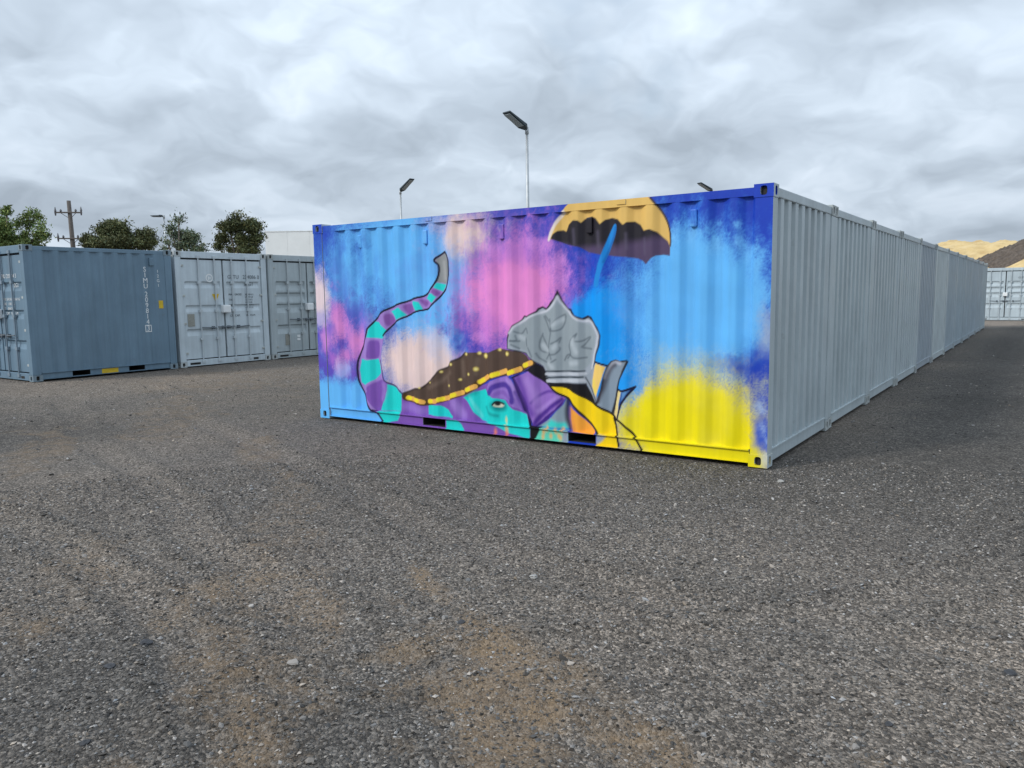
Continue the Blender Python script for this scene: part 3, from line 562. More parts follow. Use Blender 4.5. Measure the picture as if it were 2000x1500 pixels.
def inside(U, V, P):
    r = np.zeros(U.shape, bool); n = len(P)
    for i in range(n):
        ax, ay = P[i]; bx, by = P[(i+1) % n]
        if ay == by: continue
        r ^= ((ay > V) != (by > V)) & (U < (bx-ax)*(V-ay)/(by-ay)+ax)
    return r
MK = .98
def mural(U, V):
    U = np.asarray(U, float); V = np.asarray(V, float)
    C = np.empty(U.shape+(3,)); C[:] = s2l((24, 62, 178))
    C *= (1+.16*(fbm(U*3, V*3, 5)-.5))[:, None]
    for k, (u, v, ru, rv, col, soft, warp, al, fr) in enumerate(MURAL_SPRAYS):
        msk = np.hypot((U-u)/ru, (V-v)/rv) < 2.2
        if not msk.any(): continue
        x, y = U[msk], V[msk]
        wx = x+.10*(fbm(x*5, y*4, 200+k, 4, .6)-.5); wy = y+.16*(fbm(x*6, y*3, 300+k, 4, .6)-.5)
        nz = fbm(wx*fr, wy*fr, 11+k, 6, .62)-.5; n2 = fbm(wx*fr*5, wy*fr*3.2, 91+k, 4, .65)-.5
        d = np.hypot((wx-u)/ru, (wy-v)/rv)*(1+warp*1.9*nz+warp*.8*n2)
        a = al*(1-sstep(d, 1-soft*1.15, 1+soft*.85))
        sp = fbm(x*95, y*95, 7, 2)
        a = np.clip(a+(sp-.5)*.6*a*(1-a)*4, 0, 1)*(1-.10*fbm(x*9, y*5, 400+k, 3))
        cc = s2l(col)*(1+.14*(fbm(x*4, y*4, 40+k)-.5))[:, None]
        C[msk] = C[msk]*(1-a[:, None])+cc*a[:, None]
    for s in MURAL_SHAPES:
        if s[0] == 'p':
            P = np.array(s[2]); P = catmull(P, True, 4) if s[3] else P
            lo, hi = P.min(0)-.05, P.max(0)+.05
        elif s[0] == 'l':
            P = catmull(s[2], False, 4); lo, hi = P.min(0)-s[3]-s[4], P.max(0)+s[3]+s[4]
        else:
            lo = np.array(s[2])-1.4*np.array((s[3], s[4]))-.03; hi = np.array(s[2])+1.4*np.array((s[3], s[4]))+.03
        idx = np.nonzero((U >= lo[0]) & (U <= hi[0]) & (V >= lo[1]) & (V <= hi[1]))[0]
        if not len(idx): continue
        x, y = U[idx], V[idx]; x = x+.006*(vnoise(x*14, y*14, 3)-.5); col = s2l(s[1])*np.ones((len(idx), 1))
        if s[0] == 'p':
            d = seg_dist(x, y, P, True); d = np.where(inside(x, y, P), -d, d); a = 1-sstep(d, -s[4], s[4])
            if s[5]:
                t = sstep(-y+.22*(fbm(x*2.2, y*2.2, 6)-.5), -(hi[1]-.28), -(lo[1]+.22))[:, None]; col = col*(1-t)+s2l(s[5])*t
            col = col*(1+.12*(fbm(x*5, y*2, 77)-.5))[:, None]
        elif s[0] == 'l':
            d = seg_dist(x, y, P, False); a = s[5]*(1-sstep(d, s[3]*.5-s[4]*.6, s[3]*.5+s[4]))
        else:
            d = (np.hypot((x-s[2][0])/max(s[3], .004), (y-s[2][1])/max(s[4], .004))-1)*min(s[3], s[4]); a = s[6]*(1-sstep(d, -s[5], s[5]))
        C[idx] = C[idx]*(1-a[:, None])+col*a[:, None]
    return np.minimum(C*MK, .88)

# ------------------------------------------------------------------ containers
W_ = 2.438
def casting_mesh(name, sxn, syn, szn, st=0):
    """corner casting with oval holes on the two outer vertical faces; outer faces at x=0 (if sxn<0) etc."""
    dx, dy, dz = .178, .162, .118
    mb = MB()
    def face(o, a, b, nrm, hole):
        o, a, b, nrm = map(np.array, (o, a, b, nrm)); la, lb = np.linalg.norm(a), np.linalg.norm(b)
        if not hole:
            mb.quad(tuple(o), tuple(o+a), tuple(o+a+b), tuple(o+b)); return
        c = o+a*.5+b*.5; n = 16; ea, eb = a/la, b/lb; ring = []; outer = []
        hw, hh = (.032, .042) if hole == 1 else (.045, .032)
        for k in range(n):
            t = 2*math.pi*(k+.5)/n; ca, sa = math.cos(t), math.sin(t)
            e = .62; ring.append(c+ea*hw*np.sign(ca)*abs(ca)**e+eb*hh*np.sign(sa)*abs(sa)**e)
            m_ = max(abs(ca), abs(sa)); outer.append(c+a*.5*ca/m_+b*.5*sa/m_)
        # exact corners
        steps = [0, .5, 1] if st else [0, 1]
        for k in range(n):
            k2 = (k+1) % n
            for q in range(len(steps)-1):
                t0, t1 = steps[q], steps[q+1]
                L_ = lambda A, B, t: tuple(A*(1-t)+B*t)
                mb.quad(L_(outer[k], ring[k], t0), L_(outer[k2], ring[k2], t0), L_(outer[k2], ring[k2], t1), L_(outer[k], ring[k], t1))
            mb.quad(tuple(ring[k]), tuple(ring[k2]), tuple(ring[k2]-nrm*.035), tuple(ring[k]-nrm*.035))
        for (i, j, sa, sb) in ((1, 2, 1, 1), (5, 6, -1, 1), (9, 10, -1, -1), (13, 14, 1, -1)):
            cn = c+a*.5*sa+b*.5*sb; n0 = len(mb.v); mb.v += [tuple(outer[i]), tuple(cn), tuple(outer[j])]; mb.f.append((n0, n0+1, n0+2))
    x0, x1 = (0, dx) if sxn < 0 else (-dx, 0); y0, y1 = (0, dy) if syn < 0 else (-dy, 0); z0, z1 = (0, dz) if szn < 0 else (-dz, 0)
    face((x0, y0, z0), (x1-x0, 0, 0), (0, 0, dz), (0, -1, 0), 1 if syn < 0 else 0)
    face((x1, y1, z0), (x0-x1, 0, 0), (0, 0, dz), (0, 1, 0), 1 if syn > 0 else 0)
    face((x1, y0, z0), (0, y1-y0, 0), (0, 0, dz), (1, 0, 0), 1 if sxn > 0 else 0)
    face((x0, y1, z0), (0, y0-y1, 0), (0, 0, dz), (-1, 0, 0), 1 if sxn < 0 else 0)
    face((x0, y0, z1), (x1-x0, 0, 0), (0, y1-y0, 0), (0, 0, 1), 2 if szn > 0 else 0)
    face((x0, y1, z0), (x1-x0, 0, 0), (0, y0-y1, 0), (0, 0, -1), 0)
    # dark block behind the holes as second material
    nf = len(mb.f); e = .03
    mb.box(x0+e, x1-e, y0+e, y1-e, z0+.012, z1-e)
    me = mb.mesh(name, M['casting']); me.materials.append(M['hole'])
    for p in list(me.polygons)[nf:]: p.material_index = 1
    return me
def corr_profile(a0, a1, start, period, depth, rr=.13, ss=.125):
    """list of (pos, inward depth); recess centres at start+k*period, softly rounded bends"""
    pts = [(a0, 0.)]; k = 0; fw = period*(1-2*.25)/2*.5; slp = period*.24
    c = start
    while c-period*(rr+2*ss) < a0: c += period
    while c+period*(rr+2*ss*.5) < a1:
        r = period*rr; s = period*ss; q = s*.22
        pts += [(c-r-2*s-q, 0), (c-r-2*s+q, depth*.09), (c-r-q, depth*.91), (c-r+q, depth), (c+r-q, depth), (c+r+q, depth*.91), (c+r+2*s-q, depth*.09), (c+r+2*s+q, 0)]
        c += period
    pts.append((a1, 0.)); out = [pts[0]]
    for p in pts[1:]:
        if p[0] > out[-1][0]+1e-4: out.append(p)
    return out
def corr_mesh(name, prof, z0, z1, place, mat, zs=None):
    zs = zs if zs is not None else [z0, z1]
    V = []; F = []; n = len(prof)
    for z in zs:
        for a, d in prof: V.append(place(a, d, z))
    for j in range(len(zs)-1):
        for i in range(n-1): q = j*n+i; F.append((q, q+1, q+n+1, q+n))
    me = npmesh(name, V, F, mat, False)
    return me
MESH = {}
def cached(key, fn):
    if key not in MESH: MESH[key] = fn()
    return MESH[key]
def text_mesh(body, size, mat, align='LEFT'):
    cu = bpy.data.curves.new('lettering', 'FONT'); cu.body = body; cu.size = size; cu.align_x = align; cu.extrude = .0008; cu.resolution_u = 3
    to = bpy.data.objects.new('lettering_tmp', cu); link(to); bpy.context.view_layer.update()
    dg = bpy.context.evaluated_depsgraph_get(); me = bpy.data.meshes.new_from_object(to.evaluated_get(dg))
    bpy.data.objects.remove(to); me.materials.clear(); me.materials.append(mat); return me

def container(loc, rz, color, label, group, L=6.058, H=2.591, spec='std', side_start=.505, side_period=.2805, doors=None, pockets=True, painted=False, vents=(.85, 5.21), nm='shipping_container', tint=None, W=W_):
    """local frame: x from the corrugated front end (0) to the door end (L), y across (0..W), z up"""
    root = empty(nm, loc, rz); tag(root, label, 'container', group); root.color = (*color, 1)
    K = (L, H, spec, doors)
    P, CA = M['paint'], M['casting']
    def add(name, key, fn, mat=None, parent=root, col=None):
        o = obj(name, cached((K, key), fn), mat, parent, col or color); return o
    ccol = tint or tuple(.55*c+.45*t for c, t in zip(color, (.34, .33, .29)))
    # castings
    for sxn in (-1, 1):
        for syn in (-1, 1):
            for szn in (-1, 1):
                if painted and syn > 0: continue
                o = obj('corner_casting', cached(('cast', sxn, syn, szn), lambda: casting_mesh('corner_casting', sxn, syn, szn)), None, root, ccol)
                o.location = (0 if sxn < 0 else L, 0 if syn < 0 else W, 0 if szn < 0 else H)
    # posts
    for i, x in enumerate((.005, L-.165)):
        for j, y in enumerate((.005, W-.155)):
            if painted and j == 1: continue
            add('corner_post', ('post', i, j), lambda: bevel(MB().box(x, x+.16, y, y+.15, .1185, H-.1185).mesh('corner_post', P), .012))
    # side rails and side panels
    for j in (0, 1):
        if painted and j == 1: continue
        yo = lambda d: d if j == 0 else W-d
        yb = lambda a, b: (min(yo(a), yo(b)), max(yo(a), yo(b)))
        add('top_side_rail', ('tr', j), lambda: bevel(MB().box(.1785, L-.1785, *yb(.012, .072), H-.100, H-.024).mesh('top_side_rail', P), .008))
        pk = [(1.83, 2.19), (3.87, 4.23)] if (pockets and L > 5) else ([(.75, 1.10), (1.90, 2.25)] if pockets else [])
        def brail():
            mb = MB(); mb.box(.1785, L-.1785, *yb(.002, .06), .150, .161); mb.box(.1785, L-.1785, *yb(.008, .06), .032, .040); mb.box(.1785, L-.1785, *yb(.028, .036), .0402, .0465)
            xs = [.1785]+[q for p in pk for q in p]+[L-.1785]
            for a, b in zip(xs[::2], xs[1::2]): mb.box(a, b, *yb(.026, .036), .0467, .1498)
            return mb.mesh('bottom_side_rail', P)
        add('bottom_side_rail', ('br', j), brail)
        for q, (a, b) in enumerate(pk):
            add('fork_pocket', ('fp', j, q), lambda: MB().box(a-.002, b+.002, *yb(.037, .60), .0470, .1495, 'f' if j == 0 else 'k').mesh('fork_pocket', M['hole']))
        add('side_panel', ('sp', j), lambda: corr_mesh('side_panel', corr_profile(.166, L-.166, side_start, side_period, .036), .1612, H-.09, lambda a, d, z: (a, yo(.014+d), z), P))
        for v in vents:
            vz = H-.26
            add('ventilator', ('vent', j, v), lambda: bevel(MB().box(v-.05, v+.05, *yb(.008, .049), vz-.085, vz+.085).mesh('ventilator', P), .012))
    # front end
    add('end_panel', 'ep', lambda: corr_mesh('end_panel', corr_profile(.156, W-.156, .33-.125, .25, .046, .205, .045), .16, H-.09, lambda a, d, z: (.018+d, a, z), P))
    add('top_end_rail', 'te', lambda: bevel(MB().box(.010, .075, .1625, W-.1625, H-.108, H-.022).mesh('top_end_rail', P), .008))
    def berail():
        mb = MB(); mb.box(.004, .07, .1625, W-.1625, .148, .161); mb.box(.016, .06, .1625, W-.1625, .036, .1478); return mb.mesh('bottom_end_rail', P)
    add('bottom_end_rail', 'be', berail)
    add('roof_panel', 'rf', lambda: corr_mesh('roof_panel', corr_profile(.08, L-.08, .2, .21, .02), .074, W-.074, lambda a, d, z: (a, z, H-.022-d), P))
    add('floor_frame', 'fl', lambda: MB().box(.08, L-.08, .605, W-.605, .06, .155).mesh('floor_frame', M['hole']))
    # door end
    if doors:
        add('door_header', 'dh', lambda: bevel(MB().box(L-.09, L-.008, .1625, W-.1625, H-.150, H-.006).mesh('door_header', P), .008))
        add('door_sill', 'ds', lambda: bevel(MB().box(L-.10, L-.006, .1625, W-.1625, .012, .150).mesh('door_sill', P), .008))
        for a in (.24, .36, W-.50):
            add('sill_slot', ('ss', a), lambda: bevel(MB().box(L-.006, L-.003, a, a+.14, .045, .095).mesh('sill_slot', M['hole']), .001))
        add('gasket_gap_shade', 'dg', lambda: MB().box(L-.095, L-.085, .156, W-.156, .151, H-.151).mesh('gasket_gap_shade', M['black']))  # one black sheet behind both doors: rubber seal plus painted shade in the gaps
        z0, z1 = .175, H-.185; hgt = z1-z0; grooves, gw, gd = {'wide': ((.218, .345, .47, .706), .085, .038), 'narrow': ((.225, .465, .705), .052, .028), 'ten': ((.235, .475, .735), .06, .032)}[doors]
        for side in (0, 1):
            a0, a1 = ((.168, W/2-.022) if side == 0 else (W/2+.022, W-.168)); wl = a1-a0
            def leaf():
                zs = [0.]; ds = [0.]
                for g in grooves:
                    c0 = 1-g; c1 = c0-gw; s = .010
                    for z, d in ((c0+s, 0), (c0-s*.6, gd), (c0-gw*.45, gd), (c1-s, 0)): zs.append(z); ds.append(d)
                zs.append(1.); ds.append(0.); o = np.argsort(zs); zs = np.array(zs)[o]; ds = np.array(ds)[o]
                xs = [0, .055, .075, wl-.075, .0+wl-.055, wl]; fx = [0, 0, 1, 1, 0, 0]; V = []; F = []; n = len(xs)
                for z, d in zip(zs, ds):
                    for x, k in zip(xs, fx): V.append((L-.034-d*k, a0+x, z0+z*hgt))
                for jx in range(len(zs)-1):
                    for i in range(n-1): q = jx*n+i; F.append((q, q+1, q+n+1, q+n))
                b = len(V); rim = [(L-.034, a0, z0), (L-.034, a1, z0), (L-.034, a1, z1), (L-.034, a0, z1)]; V += rim+[(L-.084, *r[1:]) for r in rim]
                for i in range(4): jn = (i+1) % 4; F.append((b+i, b+4+i, b+4+jn, b+jn))
                return npmesh('door', V, F, P)
            dr = add('door', ('door', side), leaf)
            bars = (a0+wl*.40, a0+wl*.80) if side == 0 else (a0+wl*.20, a0+wl*.60)
            for q, ba in enumerate(bars):
                def bar():
                    mb = MB().tube([(L-.006, ba, .10), (L-.006, ba, H-.10)], .017, 8)
                    for z in (.10, .62, 1.25, 1.9, H-.12): mb.box(L-.033, L+.014, ba-.045, ba+.045, z-.03, z+.03)
                    return mb.mesh('locking_bar', P)
                add('locking_bar', ('lb', side, q), bar, None, dr, tuple(.75*c+.25*.40 for c in color))
                s_ = -1 if side == 0 else 1
                hz = z0+hgt*(.315 if doors != 'wide' else .36)
                add('bar_handle', ('hd', side, q), lambda: MB().tube([(L+.012, ba, hz), (L+.022, ba+s_*-.06, hz), (L+.022, ba-s_*.36, hz-.02)], .012, 6).box(L-.03, L+.02, ba-s_*.30-.03, ba-s_*.30+.03, hz-.05, hz+.02).mesh('bar_handle', M['ink2']), None, dr)
            for q, fz in enumerate((.06, .36, .64, .94)):
                aa = a0 if side == 0 else a1
                add('hinge', ('hg', side, q), lambda: bevel(MB().box(L-.034, L-.010, aa-.085 if side == 0 else aa-.05, aa+.05 if side == 0 else aa+.085, z0+hgt*fz-.022, z0+hgt*fz+.022).mesh('hinge', M['hinge']), .004), None, dr)
        add('lock_box', 'lk', lambda: bevel(MB().box(L-.03, L+.085, W/2-.10, W/2+.10, z0+hgt*.50-.09, z0+hgt*.50+.09).mesh('lock_box', M['white']), .02))
    return root
def on_door(root, name, me, L, a, z, parent=None, o=.0):
    """flat print on the door end: local text x -> across, y -> up"""
    x = obj(name, me, None, root); x.matrix_local = Matrix(((0, 0, 1, L-.030+o), (1, 0, 0, a), (0, 1, 0, z), (0, 0, 0, 1))); return x

GREY = (.43, .488, .505)
H_ = 2.591
PITCHY = 2.445
# the painted container ------------------------------------------------------------
pc = container((0, W_, 0), math.pi, GREY, 'container with the elephant, throne and umbrella mural sprayed on its long side', 'containers in the long grey row', doors='wide', painted=True, nm='painted_container')
STEP = .0105
def paint_mesh(me, Lc=6.058, wall=True):
    """mural colour on everything that faces out of the painted side, grey elsewhere"""
    nl = len(me.loops); vi = np.empty(nl, np.int32); me.loops.foreach_get('vertex_index', vi)
    co = np.empty(len(me.vertices)*3, np.float32); me.vertices.foreach_get('co', co); co = co.reshape(-1, 3)
    nrm = np.empty(len(me.polygons)*3, np.float32); me.polygons.foreach_get('normal', nrm); nrm = nrm.reshape(-1, 3)
    lt = np.empty(len(me.polygons), np.int32); me.polygons.foreach_get('loop_total', lt); fn = np.repeat(nrm, lt, 0)
    col = mural(Lc-co[:, 0], co[:, 2])[vi]
    if not wall:
        out = (np.abs(fn[:, 1]) > .3) | (np.abs(fn[:, 2]) > .6); col[~out] = np.array(GREY)
    at = me.color_attributes.new('mural', 'FLOAT_COLOR', 'CORNER')
    at.data.foreach_set('color', np.concatenate([col, np.ones((nl, 1))], 1).astype(np.float32).ravel())
    me.materials.clear(); me.materials.append(M['mural']); return me
L6 = 6.058
def pgbox(name, *boxes, bev=0):
    mb = MB()
    for b in boxes: mb.gbox(*b, STEP)
    me = mb.mesh(name); return paint_mesh(me, L6, False)
# corrugated painted panel, rounded bends
xs = np.arange(.166, L6-.166, STEP); 
u_rec = .505; per = .2805
def recess(x):
    u = L6-x; ph = np.abs(((u-u_rec+per/2) % per)-per/2)/per; d = 1-np.clip((ph-.13)/(.25), 0, 1)
    d = np.where((u < u_rec-per*.5) | (u > L6-.166-.02), 0, d); return d*.036
dd = recess(xs); dd = np.convolve(np.pad(dd, 1, 'edge'), [.2, .6, .2], 'valid')
zs = np.linspace(.1612, H_-.09, int((H_-.25)/STEP))
XX, ZZ = np.meshgrid(xs, zs); DD = np.broadcast_to(dd, XX.shape)
dent = (fbm(XX*1.3, ZZ*1.3, 12, 3)-.5)*.008
V = np.stack([XX, W_-.014-DD+dent, ZZ], -1).reshape(-1, 3); nx, nz = len(xs), len(zs)
ii = (np.arange(nz-1)[:, None]*nx+np.arange(nx-1)[None]).ravel(); F = np.stack([ii+1, ii, ii+nx, ii+nx+1], -1)
me = npmesh('side_panel', V, F, None, True); obj('side_panel', paint_mesh(me), None, pc, GREY)['label'] = 'corrugated side panel sprayed with the mural'
obj('top_side_rail', pgbox('top_side_rail', (.1785, L6-.1785, W_-.072, W_-.012, H_-.100, H_-.026)), None, pc, GREY)
PK = [(L6-2.19, L6-1.83), (L6-4.25, L6-3.91)][::-1]
xsg = [.1785]+[q for p in PK for q in p]+[L6-.1785]
obj('bottom_side_rail', pgbox('bottom_side_rail', (.1785, L6-.1785, W_-.06, W_-.002, .150, .161), (.1785, L6-.1785, W_-.06, W_-.008, .032, .040), (.1785, L6-.1785, W_-.036, W_-.028, .0402, .0465), *[(a, b, W_-.036, W_-.026, .0467, .1498) for a, b in zip(xsg[::2], xsg[1::2])]), None, pc, GREY)
for a, b in PK: obj('fork_pocket', MB().box(a-.002, b+.002, W_-.60, W_-.037, .0470, .1495, 'k').mesh('fork_pocket', M['hole']), None, pc, GREY)
for x in (.005, L6-.165): obj('corner_post', pgbox('corner_post', (x, x+.16, W_-.155, W_-.005, .1185, H_-.1185)), None, pc, GREY)
for v in (.85, 1.945, 3.065, 4.18, 5.305):
    x = L6-v; me = MB().box(x-.034, x+.034, W_-.055, W_-.014, 2.25, 2.415).mesh('ventilator'); bevel(me, .012); b = bmesh.new(); b.from_mesh(me); bmesh.ops.subdivide_edges(b, edges=b.edges, cuts=4, use_grid_fill=True); b.to_mesh(me); b.free()
    obj('ventilator', paint_mesh(me), None, pc, GREY)
for v in (2.02, 4.55):
    x = L6-v; me = MB().gbox(x-.05, x+.05, W_-.030, W_-.004, H_-.075, H_-.028, STEP).mesh('tie_plate'); obj('tie_plate', paint_mesh(me, L6, False), None, pc, GREY)
for sxn in (-1, 1):
    for szn in (-1, 1):
        me = casting_mesh('corner_casting', sxn, 1, szn, 1); off = Vector((0 if sxn < 0 else L6, W_, 0 if szn < 0 else H_))
        mi = [p.material_index for p in me.polygons]
        for v in me.vertices: v.co += off
        me.update(); paint_mesh(me, L6, False); me.materials.append(M['hole']); me.polygons.foreach_set('material_index', mi)
        o = obj('corner_casting', me, None, pc, GREY)
MESH_PAINT_DONE = True
# the rest of the long row ---------------------------------------------------------
ordn = ['second', 'third', 'fourth', 'fifth', 'sixth', 'seventh', 'eighth', 'ninth', 'tenth', 'eleventh', 'twelfth']
row_cols = [(.425, .485, .50), (.43, .485, .50), (.44, .495, .51), (.325, .375, .415), (.465, .52, .53), (.335, .40, .44), (.33, .40, .44), (.325, .39, .43), (.32, .385, .43), (.33, .39, .43), (.36, .425, .455)]
for k in range(1, 12):
    dx = random.uniform(-.015, .012)
    container((dx, W_+PITCHY*k, 0), math.pi, row_cols[k-1], f'{ordn[k-1]} grey container end of the long row, counting back from the mural container' if k < 11 else 'farthest grey container end at the back of the long row', 'containers in the long grey row', doors='wide')
# left row ------------------------------------------------------------------------
XL, Z0 = -13.75, .105
BLUE = (.145, .225, .295)
bl = container((XL-W_, -.27+2.991, Z0), -math.pi/2, BLUE, 'small dark blue-grey container with yellow fork pocket mark, at the left edge', 'containers on the left of the yard', L=2.991, spec='ten', side_start=.21, side_period=.291, doors='ten', vents=(.45,), tint=(.19, .25, .29))
g1 = container((XL-.05-6.058, -.27+2.991+.10, Z0), 0, (.52, .59, .63), 'pale grey container with black lettering and yellow warning triangle on its doors', 'containers on the left of the yard', doors='narrow', vents=(), spec='grey')
g2 = container((XL-.02-6.058, -.27+2.991+.10+2.47, Z0), 0, (.395, .45, .47), 'grey container with ribbed doors, partly hidden by the mural container', 'containers on the left of the yard', doors='wide', vents=())
g3 = container((XL-.04-6.058, -.27+2.991+.10+2*2.47, Z0), 0, (.37, .42, .44), 'grey container hidden behind the left end of the mural container', 'containers on the left of the yard', doors='wide', vents=())
hc = container((XL-9.6, 3.0, Z0), math.pi/2, (.26, .285, .295), 'tall dark grey container whose roof edge shows behind the left row', None, H=2.896, spec='high', doors='wide', vents=(), L=6.058)
fr = container((-.95, 38.3+6.058, 0), -math.pi/2, (.45, .52, .555), 'pale grey container with ribbed doors across the far end of the lane', None, doors='wide', vents=())
# lettering and marks -------------------------------------------------------------
L1 = 6.058
on_door(g1, 'lettering', text_mesh('GSTU', .125, M['ink2']), L1, 1.34, 1.99)
on_door(g1, 'lettering', text_mesh('234086 0', .125, M['ink2']), L1, 1.76, 1.99)
on_door(g1, 'lettering', text_mesh('22G1', .115, M['ink2']), L1, 1.80, 1.83)
for i, (t1, t2) in enumerate((('MAX. GROSS', '30.480 KG'), ('', '67.200 LB'), ('TARE', '2.200 KG'), ('', '4.850 LB'), ('NET', '28.280 KG'), ('', '62.350 LB'))):
    if t1: on_door(g1, 'lettering', text_mesh(t1, .062, M['ink']), L1, 1.35, 1.60-i*.062)
    on_door(g1, 'lettering', text_mesh(t2, .055, M['ink2']), L1, 1.80, 1.60-i*.062)
on_door(g1, 'lettering', text_mesh('CU. CAP.', .07, M['ink']), L1, 1.36, 1.10)
on_door(g1, 'lettering', text_mesh('33.2 CU.M', .06, M['ink']), L1, 1.80, 1.10)
def ring_mesh(r, t, mat, n=28):
    V = []; F = []
    for k in range(n):
        a = 2*math.pi*k/n
        for q in (r, r-t): V.append((q*math.cos(a), q*math.sin(a), 0))
    for k in range(n): a = 2*k; b = 2*((k+1) % n); F.append((a, b, b+1, a+1))
    return npmesh('emblem', V, F, mat)
on_door(g1, 'emblem', ring_mesh(.095, .028, M['white']), L1, .86, 2.0, o=.002)
on_door(g1, 'emblem', MB().box(-.03, .05, -.012, .014, 0, .001).box(-.035, -.008, -.04, .035, .0012, .002).mesh('emblem', M['white']), L1, .86, 2.0, o=.002)
on_door(g1, 'warning_triangle', npmesh('warning_triangle', [(-.095, .085, 0), (0, -.105, 0), (.095, .085, 0)], [(0, 1, 2)], M['yellow']), L1, 1.0, 1.55, o=.003)['label'] = 'yellow warning triangle'
on_door(g1, 'warning_mark', MB().box(-.012, .012, -.04, .045, 0, .001).mesh('warning_mark', M['ink']), L1, 1.0, 1.56, o=.006)
on_door(g1, 'data_plate', bevel(MB().box(-.085, .085, -.14, .14, 0, .004).mesh('data_plate', M['tan']), .001), L1, .34, 1.05, o=.003)
on_door(g2, 'data_plate', bevel(MB().box(-.085, .085, -.14, .14, 0, .004).mesh('data_plate', M['tan']), .001), L1, .53, .47, o=.003)
for dz in (-.04, .045): on_door(g2, 'emblem', bevel(MB().box(-.05, .05, -.03, .03, 0, .003).mesh('emblem', M['white']), .001), L1, .87, .50+dz, o=.003)
def on_side(root, name, me, x, z, W=W_, o=.012):
    """flat print on the y=W side: local text x -> -x, y -> up"""
    q = obj(name, me, None, root); q.matrix_local = Matrix(((-1, 0, 0, x), (0, 0, 1, W-o), (0, 1, 0, z), (0, 0, 0, 1))); return q
z = 2.12
for ch in 'SIMU-209814':
    if ch != '-': on_side(bl, 'lettering', text_mesh(ch, .145, M['white'], 'CENTER'), .62, z)
    z -= .118 if ch != '-' else .05
z -= .02
on_side(bl, 'lettering', text_mesh('3', .155, M['white'], 'CENTER'), .62, z)
fm = MB().box(-.07, .07, -.03, -.015, 0, .001).box(-.07, .07, .105, .12, 0, .001).box(-.07, -.055, -.0148, .1048, 0, .001).box(.055, .07, -.0148, .1048, 0, .001).mesh('emblem', M['white'])
on_side(bl, 'emblem', fm, .62, z)
z = 2.10
for ch in '12G1': on_side(bl, 'lettering', text_mesh(ch, .09, M['white'], 'CENTER'), .33, z); z -= .10
on_side(bl, 'sticker', bevel(MB().box(-.05, .05, -.085, .085, 0, .003).mesh('sticker', M['yellow']), .001), .30, 1.42)
q = on_side(bl, 'paint_mark', MB().box(-.17, .17, -.045, .045, 0, .002).mesh('paint_mark', M['yellow']), 1.50, .09, o=.0255); q['label'] = 'yellow painted mark between the fork pockets'
on_door(bl, 'lettering', text_mesh('SIMU 209814 3', .11, M['white']), 2.991, 1.34, 1.98)
on_door(bl, 'lettering', text_mesh('12G1', .11, M['white']), 2.991, 1.86, 1.80)
for i, t in enumerate(('MAX. GROSS  10.160 KG', 'TARE   1.300 KG', 'NET    8.860 KG', 'CU. CAP.  15.9 CU.M')): on_door(bl, 'lettering', text_mesh(t, .07, M['white']), 2.991, 1.36, 1.55-i*.09)
on_door(fr, 'lettering', text_mesh('GSTU', .12, M['ink2']), L1, 1.72, 2.06)

# ------------------------------------------------------------------ ground
def ground_z(x, y):
    z = -.008+.022*(fbm(x*.55, y*.55, 3, 3)-.5)+.010*(fbm(x*2.3, y*2.3, 8, 3)-.5)
    near_row = np.clip(1-np.maximum(np.abs(x+3)-3.4, 0)/1.2, 0, 1)*np.clip((y+.9)/.9, 0, 1)
    z = z*(1-.8*near_row)-.008*near_row
    z = z+.105*sstep(-x, 7.2, 12.6)
    nl = sstep(-x, 12.4, 13.4); z = z*(1-nl)+(.094)*nl
    return z
# tyre lanes: (polyline, half width)
LANES = [([(-11, .6), (-7.5, -.9), (-4.9, -1.75), (-2.65, -2.6), (-.9, -3.25), (.8, -3.3), (3.5, -2.6), (5.5, .5), (6, 9)], .22),
         ([(-11, -.9), (-7.6, -2.4), (-4.8, -3.25), (-2.4, -4.1), (-.4, -4.7), (1.2, -4.75), (4.2, -4.1), (6.9, -.2), (7.6, 9)], .24),
         ([(-9, -5.4), (-5, -4.6), (-2, -4.9), (0, -5.6)], .2), ([(3.1, 20), (3.0, 8), (2.6, 1), (1.6, -2.4), (-.6, -5.2)], .2), ([(4.6, 20), (4.5, 8), (4.2, 1.0), (3.1, -2.9), (.8, -6)], .2)]
LANES = [(catmull(p, False, 6), h*.62) for p, h in LANES]
def lane(x, y):
    o = np.zeros(x.shape); b = np.zeros(x.shape)
    wx = x+.25*(fbm(x*.8, y*.8, 21, 3)-.5); wy = y+.25*(fbm(x*.8+9, y*.8, 22, 3)-.5)
    for p, h in LANES:
        d = seg_dist(wx, wy, p, False); o = np.maximum(o, 1-sstep(d, h*.5, h*1.3)); b = np.maximum(b, (1-sstep(np.abs(d-h*1.7), 0, h*.7)))
    return o, b
def axis(lo, f0, f1, hi, st):
    a = [f0]; s = st
    while a[-1] < f1: a.append(a[-1]+st)
    while a[-1] < hi: s *= 1.13; a.append(a[-1]+s)
    s = st
    while a[0] > lo: s *= 1.13; a.insert(0, a[0]-s)
    return np.array(a)
gx = axis(-900, -9.5, 5.5, 900, .055); gy = axis(-900, -7.2, 3.5, 1200, .055)
GX, GY = np.meshgrid(gx, gy); GX = GX.ravel(); GY = GY.ravel()
ln, bm_ = lane(GX, GY)
GZ = ground_z(GX, GY)-.016*ln+.030*bm_*fbm(GX*1.5, GY*1.5, 33, 3)
far = sstep(np.hypot(GX+4, GY-15), 60, 120); GZ = GZ*(1-far)
